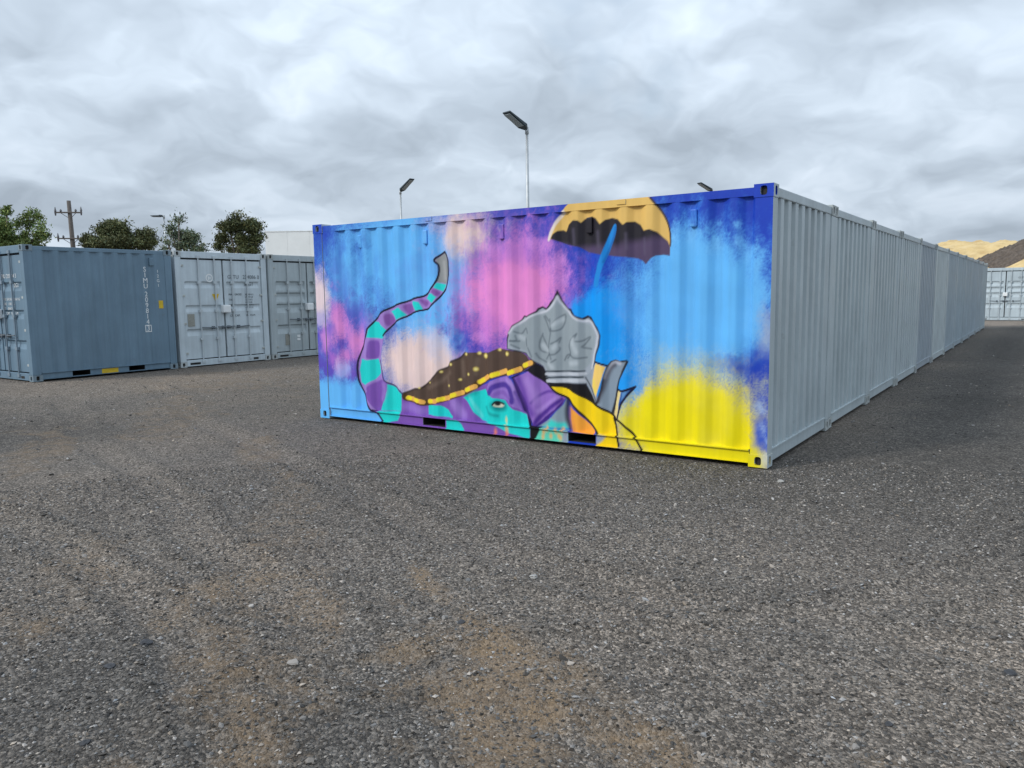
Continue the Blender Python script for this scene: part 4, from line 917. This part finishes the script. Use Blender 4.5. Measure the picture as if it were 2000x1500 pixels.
DIRT = [(-.75, -3.88, .62, .11, .85), (-.3, -4.1, .5, .12, .5), (.12, -4.42, .85, .16, .95), (.42, -4.88, .8, .26, .85), (-.35, -5.45, .55, .22, .7), (-1.7, -4.9, .5, .16, .5), (.98, -4.72, .7, .18, .8), (-6.9, -3.2, 1.8, .4, .45), (-4.9, -1.9, 1.4, .25, .4), (-8, -1.0, 2.6, .6, .35), (-3.0, -3.0, 1.2, .2, .35), (-1.1, -4.5, .8, .2, .5), (1.9, -4.5, .6, .16, .45), (-9, -4, 2, 1.2, .3), (-11, 2, 2.5, 2, .3), (-2.2, -3.9, .9, .15, .35), (-.9, -5.0, 1.3, .4, .5), (.2, -4.7, 1.3, .5, .45), (-2.6, -5.0, 1.2, .35, .4)]
dirt = np.zeros(GX.shape)
for x, y, rx, ry, a in DIRT:
    th = .62; cx_, sx_ = math.cos(th), math.sin(th); p = ((GX-x)*cx_-(GY-y)*sx_)/rx; q = ((GX-x)*sx_+(GY-y)*cx_)/ry
    dirt = np.maximum(dirt, a*(1-sstep(np.hypot(p, q)*(1+1.5*(fbm(GX*2.2, GY*2.2, 51, 4)-.5)), .45, 1.25)))
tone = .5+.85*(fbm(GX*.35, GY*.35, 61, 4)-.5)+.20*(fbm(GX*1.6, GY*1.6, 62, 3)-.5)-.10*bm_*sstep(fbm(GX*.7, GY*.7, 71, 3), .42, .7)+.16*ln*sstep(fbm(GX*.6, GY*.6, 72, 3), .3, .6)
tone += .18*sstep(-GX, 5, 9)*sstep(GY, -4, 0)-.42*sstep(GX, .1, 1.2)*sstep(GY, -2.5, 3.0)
tone += .75*sstep(GY, 31.3, 31.9)*sstep(-GY, -38.4, -38.2)
nx, ny = len(gx), len(gy); ii = (np.arange(ny-1)[:, None]*nx+np.arange(nx-1)[None]).ravel()
gm = npmesh('ground', np.stack([GX, GY, GZ], -1), np.stack([ii, ii+1, ii+nx+1, ii+nx], -1), None, True)
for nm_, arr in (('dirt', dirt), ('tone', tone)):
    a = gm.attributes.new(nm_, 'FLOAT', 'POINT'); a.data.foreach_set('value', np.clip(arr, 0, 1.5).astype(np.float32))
m, n, b = newmat('gravel_ground'); M['ground'] = m
geo = n.n('ShaderNodeNewGeometry'); P = geo.outputs['Position']
wv = n.n('ShaderNodeTexNoise', i={'Vector': P, 'Scale': 30., 'Detail': 2.0})
Pw = n.n('ShaderNodeVectorMath', operation='ADD', i={0: P, 1: n.n('ShaderNodeVectorMath', operation='SCALE', i={0: wv.outputs['Color'], 'Scale': .012}).outputs[0]}).outputs[0]
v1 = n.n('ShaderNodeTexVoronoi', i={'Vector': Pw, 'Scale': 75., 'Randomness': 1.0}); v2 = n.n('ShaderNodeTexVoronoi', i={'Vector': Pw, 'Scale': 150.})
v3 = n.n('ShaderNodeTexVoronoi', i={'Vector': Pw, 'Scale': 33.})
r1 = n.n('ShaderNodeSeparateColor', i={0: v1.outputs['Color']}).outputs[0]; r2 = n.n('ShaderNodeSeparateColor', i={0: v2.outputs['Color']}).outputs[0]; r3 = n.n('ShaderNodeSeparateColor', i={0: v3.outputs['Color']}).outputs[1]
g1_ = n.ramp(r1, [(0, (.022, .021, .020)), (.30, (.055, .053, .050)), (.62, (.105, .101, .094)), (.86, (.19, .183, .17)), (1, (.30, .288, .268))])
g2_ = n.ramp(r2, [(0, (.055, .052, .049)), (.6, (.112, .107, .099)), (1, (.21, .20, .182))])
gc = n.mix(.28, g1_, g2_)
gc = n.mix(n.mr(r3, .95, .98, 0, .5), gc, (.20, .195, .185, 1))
mn = n.n('ShaderNodeTexNoise', i={'Vector': P, 'Scale': 6., 'Detail': 6.0, 'Roughness': .65})
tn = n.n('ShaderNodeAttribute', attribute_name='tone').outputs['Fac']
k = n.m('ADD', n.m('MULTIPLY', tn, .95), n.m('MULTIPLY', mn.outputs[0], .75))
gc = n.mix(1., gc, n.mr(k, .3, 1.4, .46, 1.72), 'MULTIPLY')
wm = n.n('ShaderNodeTexNoise', i={'Vector': P, 'Scale': .55, 'Detail': 4.0})
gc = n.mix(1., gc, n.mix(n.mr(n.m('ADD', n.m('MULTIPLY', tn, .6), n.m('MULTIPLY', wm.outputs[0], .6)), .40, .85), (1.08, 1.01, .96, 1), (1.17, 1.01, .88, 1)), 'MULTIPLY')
da = n.n('ShaderNodeAttribute', attribute_name='dirt').outputs['Fac']
dn = n.n('ShaderNodeTexNoise', i={'Vector': P, 'Scale': 16., 'Detail': 7.0, 'Roughness': .7})
dn2 = n.n('ShaderNodeTexNoise', i={'Vector': P, 'Scale': 3.2, 'Detail': 6.0, 'Roughness': .7, 'Distortion': .6})
dv = n.m('ADD', n.m('MULTIPLY', n.m('SUBTRACT', dn.outputs[0], .5), 1.5), n.m('MULTIPLY', n.m('SUBTRACT', dn2.outputs[0], .5), 2.6))
df = n.m('MULTIPLY', n.mr(n.m('ADD', da, n.m('MULTIPLY', dv, n.mr(da, 0, .3, 0, 1))), .15, 1.2, 0, 1), .80)
dc = n.mix(r2, (.165, .110, .062, 1), (.245, .17, .102, 1))
gc = n.mix(df, gc, dc)
ht = n.m('ADD', n.m('MULTIPLY', n.m('SUBTRACT', 1.0, v1.outputs['Distance']), .7), n.m('MULTIPLY', n.m('SUBTRACT', 1.0, v2.outputs['Distance']), .35))
ht = n.m('MULTIPLY', ht, n.mr(df, 0, 1, 1, .45))
bp = n.n('ShaderNodeBump', i={'Strength': 1.0, 'Distance': .018, 'Height': ht})
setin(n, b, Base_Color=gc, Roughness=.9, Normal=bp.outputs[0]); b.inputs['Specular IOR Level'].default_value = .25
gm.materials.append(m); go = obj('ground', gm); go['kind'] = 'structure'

# loose gravel lying on the sheet (nobody could count it) --------------------------
def stones(N_, rmin, rmax, smin, smax, seed, pw=1.):
    g = np.random.default_rng(seed); r = rmin+(rmax-rmin)*g.random(N_)**pw; t = R(90)+YAW+R(125)*(g.random(N_)-.5)
    x = CAM.x+r*np.cos(t); y = CAM.y+r*np.sin(t)
    ok = ~((x < .06) & (x > -6.12) & (y > -.05)) & (y < 34)
    x, y = x[ok], y[ok]; n_ = len(x); s = smin*(smax/smin)**(g.random(n_)**2.2)
    return x, y, s, g
def scatter(name, x, y, s, g, mat, ico=False):
    n_ = len(x); base = np.array([(1, 0, 0), (0, 1, 0), (-1, 0, 0), (0, -1, 0), (0, 0, 1), (0, 0, -1)], float)
    fc = np.array([(0, 1, 4), (1, 2, 4), (2, 3, 4), (3, 0, 4), (1, 0, 5), (2, 1, 5), (3, 2, 5), (0, 3, 5)])
    if ico:
        b_ = bmesh.new(); bmesh.ops.create_icosphere(b_, subdivisions=1, radius=1); base = np.array([v.co[:] for v in b_.verts]); fc = np.array([[v.index for v in f.verts] for f in b_.faces]); b_.free()
    nv = len(base)
    B = base[None]*(.65+.7*g.random((n_, nv, 1)))+.28*(g.random((n_, nv, 3))-.5)
    B *= np.stack([.75+.6*g.random(n_), .6+.5*g.random(n_), .40+.35*g.random(n_)], -1)[:, None]
    th = g.random(n_)*6.283; c, s_ = np.cos(th)[:, None], np.sin(th)[:, None]; tl = (g.random((n_, 1))-.5)*1.0
    X = B[..., 0]*c-B[..., 1]*s_; Y = B[..., 0]*s_+B[..., 1]*c; Z = B[..., 2]+X*tl
    l_, b_ = lane(x, y); gz = ground_z(x, y)-.016*l_+.030*b_*fbm(x*1.5, y*1.5, 33, 3)
    V = np.stack([x[:, None]+X*s[:, None], y[:, None]+Y*s[:, None], gz[:, None]+(Z+.12)*s[:, None]], -1).reshape(-1, 3)
    F = (fc[None]+np.arange(n_)[:, None, None]*nv).reshape(-1, 3)
    me = npmesh(name, V, F, mat); val = np.clip(np.exp(g.normal(np.log(.095), .68, n_)), .015, .36); wm_ = g.normal(0, .05, n_)
    col = np.stack([val*(1.10+wm_), val*1.0, val*(.90-wm_), np.ones(n_)], -1)
    a = me.color_attributes.new('stone', 'FLOAT_COLOR', 'POINT'); a.data.foreach_set('color', np.repeat(col, nv, 0).astype(np.float32).ravel())
    return me
m, n, b = newmat('gravel_stone'); M['stone'] = m
at_ = n.n('ShaderNodeAttribute', attribute_name='stone'); setin(n, b, Base_Color=at_.outputs['Color'], Roughness=.85); b.inputs['Specular IOR Level'].default_value = .3
x1, y1, s1, g = stones(190000, 1.7, 8.0, .0038, .0125, 101, .60)
keep = g.random(len(x1)) < np.clip(1.15-.0*x1, 0, 1)
gr = obj('gravel', scatter('gravel', x1, y1, s1, g, M['stone'])); tag(gr, 'loose grey crushed stone strewn over the yard', 'gravel', kind='stuff')
x1, y1, s1, g = stones(8000, 2.0, 22., .009, .020, 102, .8)
gr = obj('gravel', scatter('gravel', x1, y1, s1, g, M['stone'], True)); tag(gr, 'scattered coarser stones among the fine gravel', 'gravel', kind='stuff')
# a few stones that can be told apart
M['rock'] = simple('dark_rock', (.035, .036, .04), .8, .4, 40., 0, .4, 90.); M['rock2'] = simple('pale_rock', (.30, .29, .27), .8, .3, 40., 0, .4, 90.)
def rock(x, y, s, fl, mat, label, seed):
    b_ = bmesh.new(); bmesh.ops.create_icosphere(b_, subdivisions=2, radius=1); g = random.Random(seed)
    ph = [g.uniform(0, 6.3) for _ in range(6)]
    for v in b_.verts:
        c = v.co; k = 1+.16*math.sin(3*c.x+ph[0])+.16*math.sin(3.4*c.y+ph[1])+.12*math.sin(4*c.z+2*c.x+ph[2])+g.uniform(-.14, .14)
        v.co = Vector((c.x*k*1.25, c.y*k*.8, c.z*k*fl))*s
    me = bpy.data.meshes.new('stone'); b_.to_mesh(me); b_.free(); me.materials.append(mat)
    o = obj('stone', me, None, None, None, (x, y, float(ground_z(np.array([x]), np.array([y]))[0])+s*fl*.35)); o.rotation_euler = (g.uniform(-.2, .2), g.uniform(-.2, .2), g.uniform(0, 6))
    tag(o, label, 'stone', 'loose stones on the gravel')
rock(-1.42, -5.2, .030, .32, M['rock'], 'dark flat stone at lower left, upper one of a close pair', 1)
rock(-1.33, -5.42, .026, .35, M['rock'], 'dark stone at lower left, lower one of a close pair', 2)
rock(-.82, -5.79, .020, .35, M['rock'], 'dark stone nearest the bottom left corner', 3)
rock(1.65, -4.02, .017, .35, M['rock'], 'small dark stone at the lower right', 4)
rock(2.01, -3.31, .024, .32, M['rock'], 'dark stone at the right edge of the gravel', 5)
rock(-.33, -3.46, .028, .4, M['rock2'], 'pale flat stone on the gravel in front of the mural', 6)
rock(.24, -.43, .030, .5, M['rock2'], 'pale stone just in front of the mural container corner', 7)
rock(-.29, -4.19, .020, .32, M['rock'], 'dark stone beside the brown dirt patch at the bottom centre', 8)

# ------------------------------------------------------------------ light poles
def light_pole(loc, h, az, label, tilt=R(24), rad=.055, hl=.72):
    root = empty('light_pole', loc); tag(root, label, 'light pole', 'yard light poles')
    obj('pole', MB().tube([(0, 0, 0), (0, 0, h*.5), (0, 0, h)], [rad*1.35, rad*1.1, rad*.85], 12).mesh('pole', M['galv'], True), None, root)
    obj('base_plate', bevel(MB().box(-.16, .16, -.16, .16, 0, .025).mesh('base_plate', M['galv']), .004), None, root)
    hd = MB(); wd = .19
    hd.v = [(.02, -.05, -.035), (.20, -wd, -.045), (hl, -wd*.9, -.02), (hl, wd*.9, -.02), (.20, wd, -.045), (.02, .05, -.035), (.02, -.05, .04), (.20, -wd, .05), (hl, -wd*.9, .02), (hl, wd*.9, .02), (.20, wd, .05), (.02, .05, .04)]
    hd.f = [(5, 4, 3, 2, 1, 0), (6, 7, 8, 9, 10, 11)]+[(i, (i+1) % 6, (i+1) % 6+6, i+6) for i in range(6)]
    rm = Matrix.Rotation(az, 4, 'Z') @ Matrix.Rotation(-tilt, 4, 'Y'); rm.translation = (0, 0, h-.04)
    lh = obj('lamp_head', bevel(hd.mesh('lamp_head', M['lamp']), .012), None, root); lh.matrix_local = rm
    obj('lens', MB().box(.26, hl-.06, -wd*.7, wd*.7, -.062, -.046).mesh('lens', M['lens']), None, lh)
    fin = MB()
    for k in range(5): fin.box(.12+k*.035, .135+k*.035, -wd*.6, wd*.6, .045, .075)
    obj('cooling_fins', fin.mesh('cooling_fins', M['lamp']), None, lh)
    obj('bracket', MB().tube([(0, 0, h-.18), (0, 0, h+.03)], rad*1.15, 12).mesh('bracket', M['galv'], True), None, root)
def dirpt(u, v, dist):
    d = fwd+rgt*((u-1000)/FPX)-up*((v-750)/FPX); k = dist/math.hypot(d.x, d.y); return CAM+d*k
vaz = math.atan2(rgt.y, rgt.x)
p = dirpt(1029, 252, 25.6); light_pole((p.x, p.y, .05), p.z-.03, vaz+math.pi+R(42), 'tall light pole rising above the middle of the mural container', R(26), .052, .98)
p = dirpt(782, 374, 45); light_pole((p.x, p.y, .08), p.z-.05, vaz-R(42), 'light pole behind the left half of the mural container, lamp pointing right', R(30), .058, 1.2)
p = dirpt(1391, 372, 47); light_pole((p.x, p.y, 0), p.z, vaz+math.pi+R(30), 'light pole hidden to its lamp behind the right half of the mural', R(22), .05, 1.1)
p = dirpt(320, 421, 55); light_pole((p.x, p.y, 0), p.z, vaz+math.pi, 'light pole between the two trees above the blue-grey container', R(2), .05, .80)
# ------------------------------------------------------------------ utility pole
base = dirpt(150, 560, 68); top = dirpt(134, 392, 68)
up_ = empty('utility_pole', (base.x, base.y, 0)); tag(up_, 'leaning wooden power pole with two crossarms above the blue-grey container', 'power pole')
tv = Vector((top.x-base.x, top.y-base.y, top.z)); bt = Vector((-(tv.x)*.6, -(tv.y)*.6, -.3))
obj('pole', MB().tube([bt, bt*.5+tv*.5, tv], [.20, .18, .14], 10).mesh('pole', M['wood'], True), None, up_)
hr = Vector((rgt.x, rgt.y, 0)).normalized()
for fz, half in ((.905, 1.02), (.70, 1.0)):
    c = bt*(1-fz)+tv*fz; c = Vector((c.x, c.y, c.z)); e = Vector((-fwd.x, -fwd.y, 0)).normalized()*.2
    arm = obj('crossarm', MB().tube([c+e-hr*half+Vector((0, 0, .02)), c+e+hr*half-Vector((0, 0, .02))], .06, 6).mesh('crossarm', M['wood']), None, up_)
    for k in (-.95, -.55, .55, .95):
        q = c+e+hr*half*k
        obj('insulator', MB().tube([q, q+Vector((0, 0, .12)), q+Vector((0, 0, .20)), q+Vector((0, 0, .42 if abs(k) > .9 else .26))], [.03, .09, .07, .02], 8).mesh('insulator', M['ceramic']), None, arm)
        if abs(k) > .9: obj('hanger', MB().tube([q, q-Vector((0, 0, .22))], [.08, .05], 6).mesh('hanger', M['ceramic']), None, arm)
    obj('brace', MB().tube([c+e+hr*half*.6, c-Vector((0, 0, .45))], .02, 5).tube([c+e-hr*half*.6, c-Vector((0, 0, .45))], .02, 5).mesh('brace', M['wood']), None, up_)
# ------------------------------------------------------------------ trees
def leaf_mat(name, base):
    m, n, b = newmat(name); at_ = n.n('ShaderNodeAttribute', attribute_name='leaf')
    setin(n, b, Base_Color=n.mix(1., (*base, 1), at_.outputs['Color'], 'MULTIPLY'), Roughness=.65); b.inputs['Specular IOR Level'].default_value = .25
    return m
M['leaf'] = leaf_mat('gum_leaves', (.15, .20, .06)); M['leaf2'] = leaf_mat('olive_leaves', (.10, .11, .045)); M['leaf3'] = leaf_mat('pale_leaves', (.14, .17, .10))
M['bark'] = simple('bark', (.16, .13, .105), .9, .3, 6.)
def tree(loc, lobes, label, leaf, seed, n_leaf, lsz=.17, sparse=1., trunk_h=2.2):
    """lobes: (right, back, up, radius_h, radius_v) in metres from the base, built as clumps of leaves on limbs"""
    g = np.random.default_rng(seed); root = empty('tree', loc); tag(root, label, 'tree', 'trees beyond the containers')
    ex = np.array([rgt.x, rgt.y, 0]); ex /= np.linalg.norm(ex); ey = np.array([-ex[1], ex[0], 0]); ez = np.array([0, 0, 1.])
    tb = MB(); tip = np.array([0, 0, trunk_h]); tb.tube([(0, 0, -.2), tuple(tip*.5+g.normal(0, .06, 3)*[1, 1, 0]), tuple(tip)], [.24, .19, .15], 8)
    cl = []
    tot = sum(l[3]**2*l[4] for l in lobes)
    for (a, b_, c, rh, rv) in lobes:
        cen = ex*a+ey*b_+ez*c
        k = max(4, int(sparse*210*(rh**2*rv)/tot)); mid = tip*.55+cen*.45+g.normal(0, .15, 3)
        tb.tube([tuple(tip*.96), tuple(mid), tuple(cen)], [.11, .07, .035], 6)
        for _ in range(k):
            d = g.normal(0, 1, 3); d /= np.linalg.norm(d); r = g.random()**.45
            q = cen+(ex*d[0]*rh+ey*d[1]*rh+ez*d[2]*rv)*r; cl.append(q)
            if g.random() < .3: tb.tube([tuple(cen), tuple((cen+q)/2+g.normal(0, .08, 3)), tuple(q)], [.03, .02, .01], 4, False)
    obj('trunk', tb.mesh('trunk', M['bark'], True), None, root)
    cl = np.array(cl); per_ = n_leaf//len(cl); c = np.repeat(cl, per_, 0); csz = np.repeat(.10+.14*g.random(len(cl)), per_)
    pos = c+g.normal(0, 1, c.shape)*csz[:, None]*[1, 1, .8]; n_ = len(pos)
    a = g.normal(0, 1, (n_, 3)); a[:, 2] -= .5; a /= np.linalg.norm(a, axis=1)[:, None]; b2 = np.cross(a, g.normal(0, 1, (n_, 3))); b2 /= np.linalg.norm(b2, axis=1)[:, None]
    s = lsz*(.6+.8*g.random(n_))[:, None]; a *= s; b2 *= s*.34
    V = np.stack([pos-a, pos+b2, pos+a, pos-b2], 1).reshape(-1, 3); F = np.arange(n_*4).reshape(-1, 4)
    me = npmesh('crown', V, F, leaf); val = np.repeat(.65+.7*g.random(len(cl)), per_)*(.75+.5*g.random(n_)); hue = g.normal(0, .10, n_)
    col = np.stack([val*(1+hue), val, val*(1-hue), np.ones(n_)], -1); at_ = me.color_attributes.new('leaf', 'FLOAT_COLOR', 'POINT'); at_.data.foreach_set('color', np.repeat(col, 4, 0).astype(np.float32).ravel())
    obj('crown', me, None, root)
def tb(u, dist): p = dirpt(u, 570, dist); return (p.x, p.y, 0)
def px(dist): return dist*math.cos(0)/FPX
def lobes(u0, dist, lst):
    k = px(dist)*1.0; out = []
    for (u, v, ru, rv) in lst:
        z = dirpt(u, v, dist).z; out.append(((u-u0)*k*1.06, random.uniform(-.4, .4), z, max(ru*k-.18, .12), max(rv*k-.18, .12)))
    return out
tree(tb(15, 58), lobes(15, 58, [(20, 455, 40, 24), (62, 436, 20, 24), (-15, 440, 32, 28), (70, 462, 20, 18), (28, 413, 7, 10), (8, 432, 22, 16), (-40, 450, 30, 30), (30, 480, 55, 18)]), 'bushy green tree above the left end of the blue-grey container', M['leaf'], 1, 26000, .10)
tree(tb(240, 62), lobes(240, 62, [(235, 452, 34, 22), (275, 464, 24, 18), (195, 466, 20, 15), (232, 438, 18, 11), (286, 472, 16, 12), (240, 476, 60, 14)]), 'rounded dense olive tree above the blue-grey container', M['leaf2'], 2, 26000, .10)
tree(tb(358, 46), lobes(358, 46, [(362, 430, 6, 9), (345, 446, 13, 10), (372, 462, 20, 12), (340, 470, 10, 10), (352, 458, 14, 12), (385, 488, 18, 8), (332, 488, 8, 6), (365, 480, 20, 10)]), 'thin pale-leaved tree beside the light pole', M['leaf3'], 3, 4200, .085, .42)
tree(tb(475, 50), lobes(475, 50, [(475, 426, 12, 13), (462, 444, 22, 15), (498, 445, 20, 16), (445, 462, 16, 14), (505, 468, 15, 18), (478, 470, 18, 16), (438, 480, 10, 10), (490, 488, 26, 10), (460, 488, 12, 8)]), 'tall dark gum tree next to the white building', M['leaf2'], 4, 15000, .09, .62)
# ------------------------------------------------------------------ white building
p0 = dirpt(517, 452, 74); p1 = dirpt(562, 450, 74); ang = math.atan2(rgt.y, rgt.x)
bd = empty('warehouse', (p0.x, p0.y, 0), ang); tag(bd, 'plain cream tilt-panel warehouse behind the left end of the mural container', 'building')
wq = (p1-p0).length; ht_ = p0.z
for k in range(6):
    obj('wall_panel', bevel(MB().box(k*wq+.003, (k+1)*wq-.003, .0, .18, 0, ht_-.05).mesh('wall_panel', M['wall']), .015), None, bd)
obj('wall', MB().box(0, 6*wq, .2, 14, 0, ht_-.1).mesh('wall', M['wall']), None, bd)
obj('parapet_cap', MB().box(-.02, 6*wq+.02, -.03, .22, ht_-.048, ht_+.02).mesh('parapet_cap', M['wall']), None, bd)
# ------------------------------------------------------------------ stockpiles at the far right
def pile(name, loc, peaks, label, mat, cat, ext, seed, res=.16, rough=.10):
    nx_ = int(2*ext[0]/res); ny_ = int(2*ext[1]/res); x = np.linspace(-ext[0], ext[0], nx_); y = np.linspace(-ext[1], ext[1], ny_); X, Y = np.meshgrid(x, y)
    Z = np.full(X.shape, -.3)
    for (a, b_, h, r) in peaks:
        d = np.hypot(X-a, (Y-b_))*(1+.25*(fbm(X*.35+a, Y*.35, seed, 3)-.5)); Z = np.maximum(Z, h*(1-d/r)-.02*h*np.cos(d))
    Z = Z+(fbm(X*.9, Y*.9, seed+3, 4)-.5)*.28*np.clip(Z+.3, 0, 1)+rough*(fbm(X*4, Y*4, seed+5, 3)-.5)*2*np.clip(Z+.3, 0, 1)
    ii = (np.arange(ny_-1)[:, None]*nx_+np.arange(nx_-1)[None]).ravel(); F = np.stack([ii, ii+1, ii+nx_+1, ii+nx_], -1)
    zf = Z.ravel(); F = F[(zf[F] > -.28).any(1)]
    me = npmesh(name, np.stack([X.ravel(), Y.ravel(), zf], -1), F, mat, True); o = obj(name, me, None, None, None, loc); tag(o, label, cat); return o
m, n, b = newmat('sand'); M['sand'] = m
geo = n.n('ShaderNodeNewGeometry'); s_ = n.n('ShaderNodeTexNoise', i={'Vector': geo.outputs['Position'], 'Scale': 1.1, 'Detail': 8.0, 'Roughness': .65})
setin(n, b, Base_Color=n.ramp(s_.outputs[0], [(.3, (.42, .28, .12)), (.5, (.54, .39, .18)), (.7, (.62, .47, .25))]), Roughness=.95)
m, n, b = newmat('mulch'); M['mulch'] = m
geo = n.n('ShaderNodeNewGeometry'); s_ = n.n('ShaderNodeTexNoise', i={'Vector': geo.outputs['Position'], 'Scale': 5., 'Detail': 8.0, 'Roughness': .75})
setin(n, b, Base_Color=n.ramp(s_.outputs[0], [(.3, (.035, .026, .02)), (.55, (.10, .076, .058)), (.75, (.19, .15, .12))]), Roughness=.95)
pile('sand_pile', (-1.5, 62, 0), [(-2.6, 0, 5.45, 16), (-1.2, .5, 5.4, 16), (.6, 0, 5.35, 16), (2.6, .3, 5.3, 16), (7, 1, 5.0, 14), (-6, -1, 4.4, 12)], 'large golden sand pile beyond the far end of the long row', M['sand'], 'sand pile', (22, 14), 4)
pile('mulch_pile', (3.4, 55.5, 0), [(0, 0, 6.3, 9), (-2.2, .3, 5.4, 8.0), (-4.0, 0, 4.5, 7), (2.5, .5, 6.3, 8)], 'dark brown soil mound in front of the golden sand pile', M['mulch'], 'soil pile', (12, 9), 9, .13, .2)
pile('sand_pile', (1.2, 50.2, 0), [(-3.5, 0, 3.6, 6.), (0, 0, 3.7, 6.5), (3.5, -.3, 3.9, 7), (7, 0, 3.8, 7)], 'low sand bank in front of the dark soil mound', M['sand'], 'sand pile', (14, 4.9), 15)
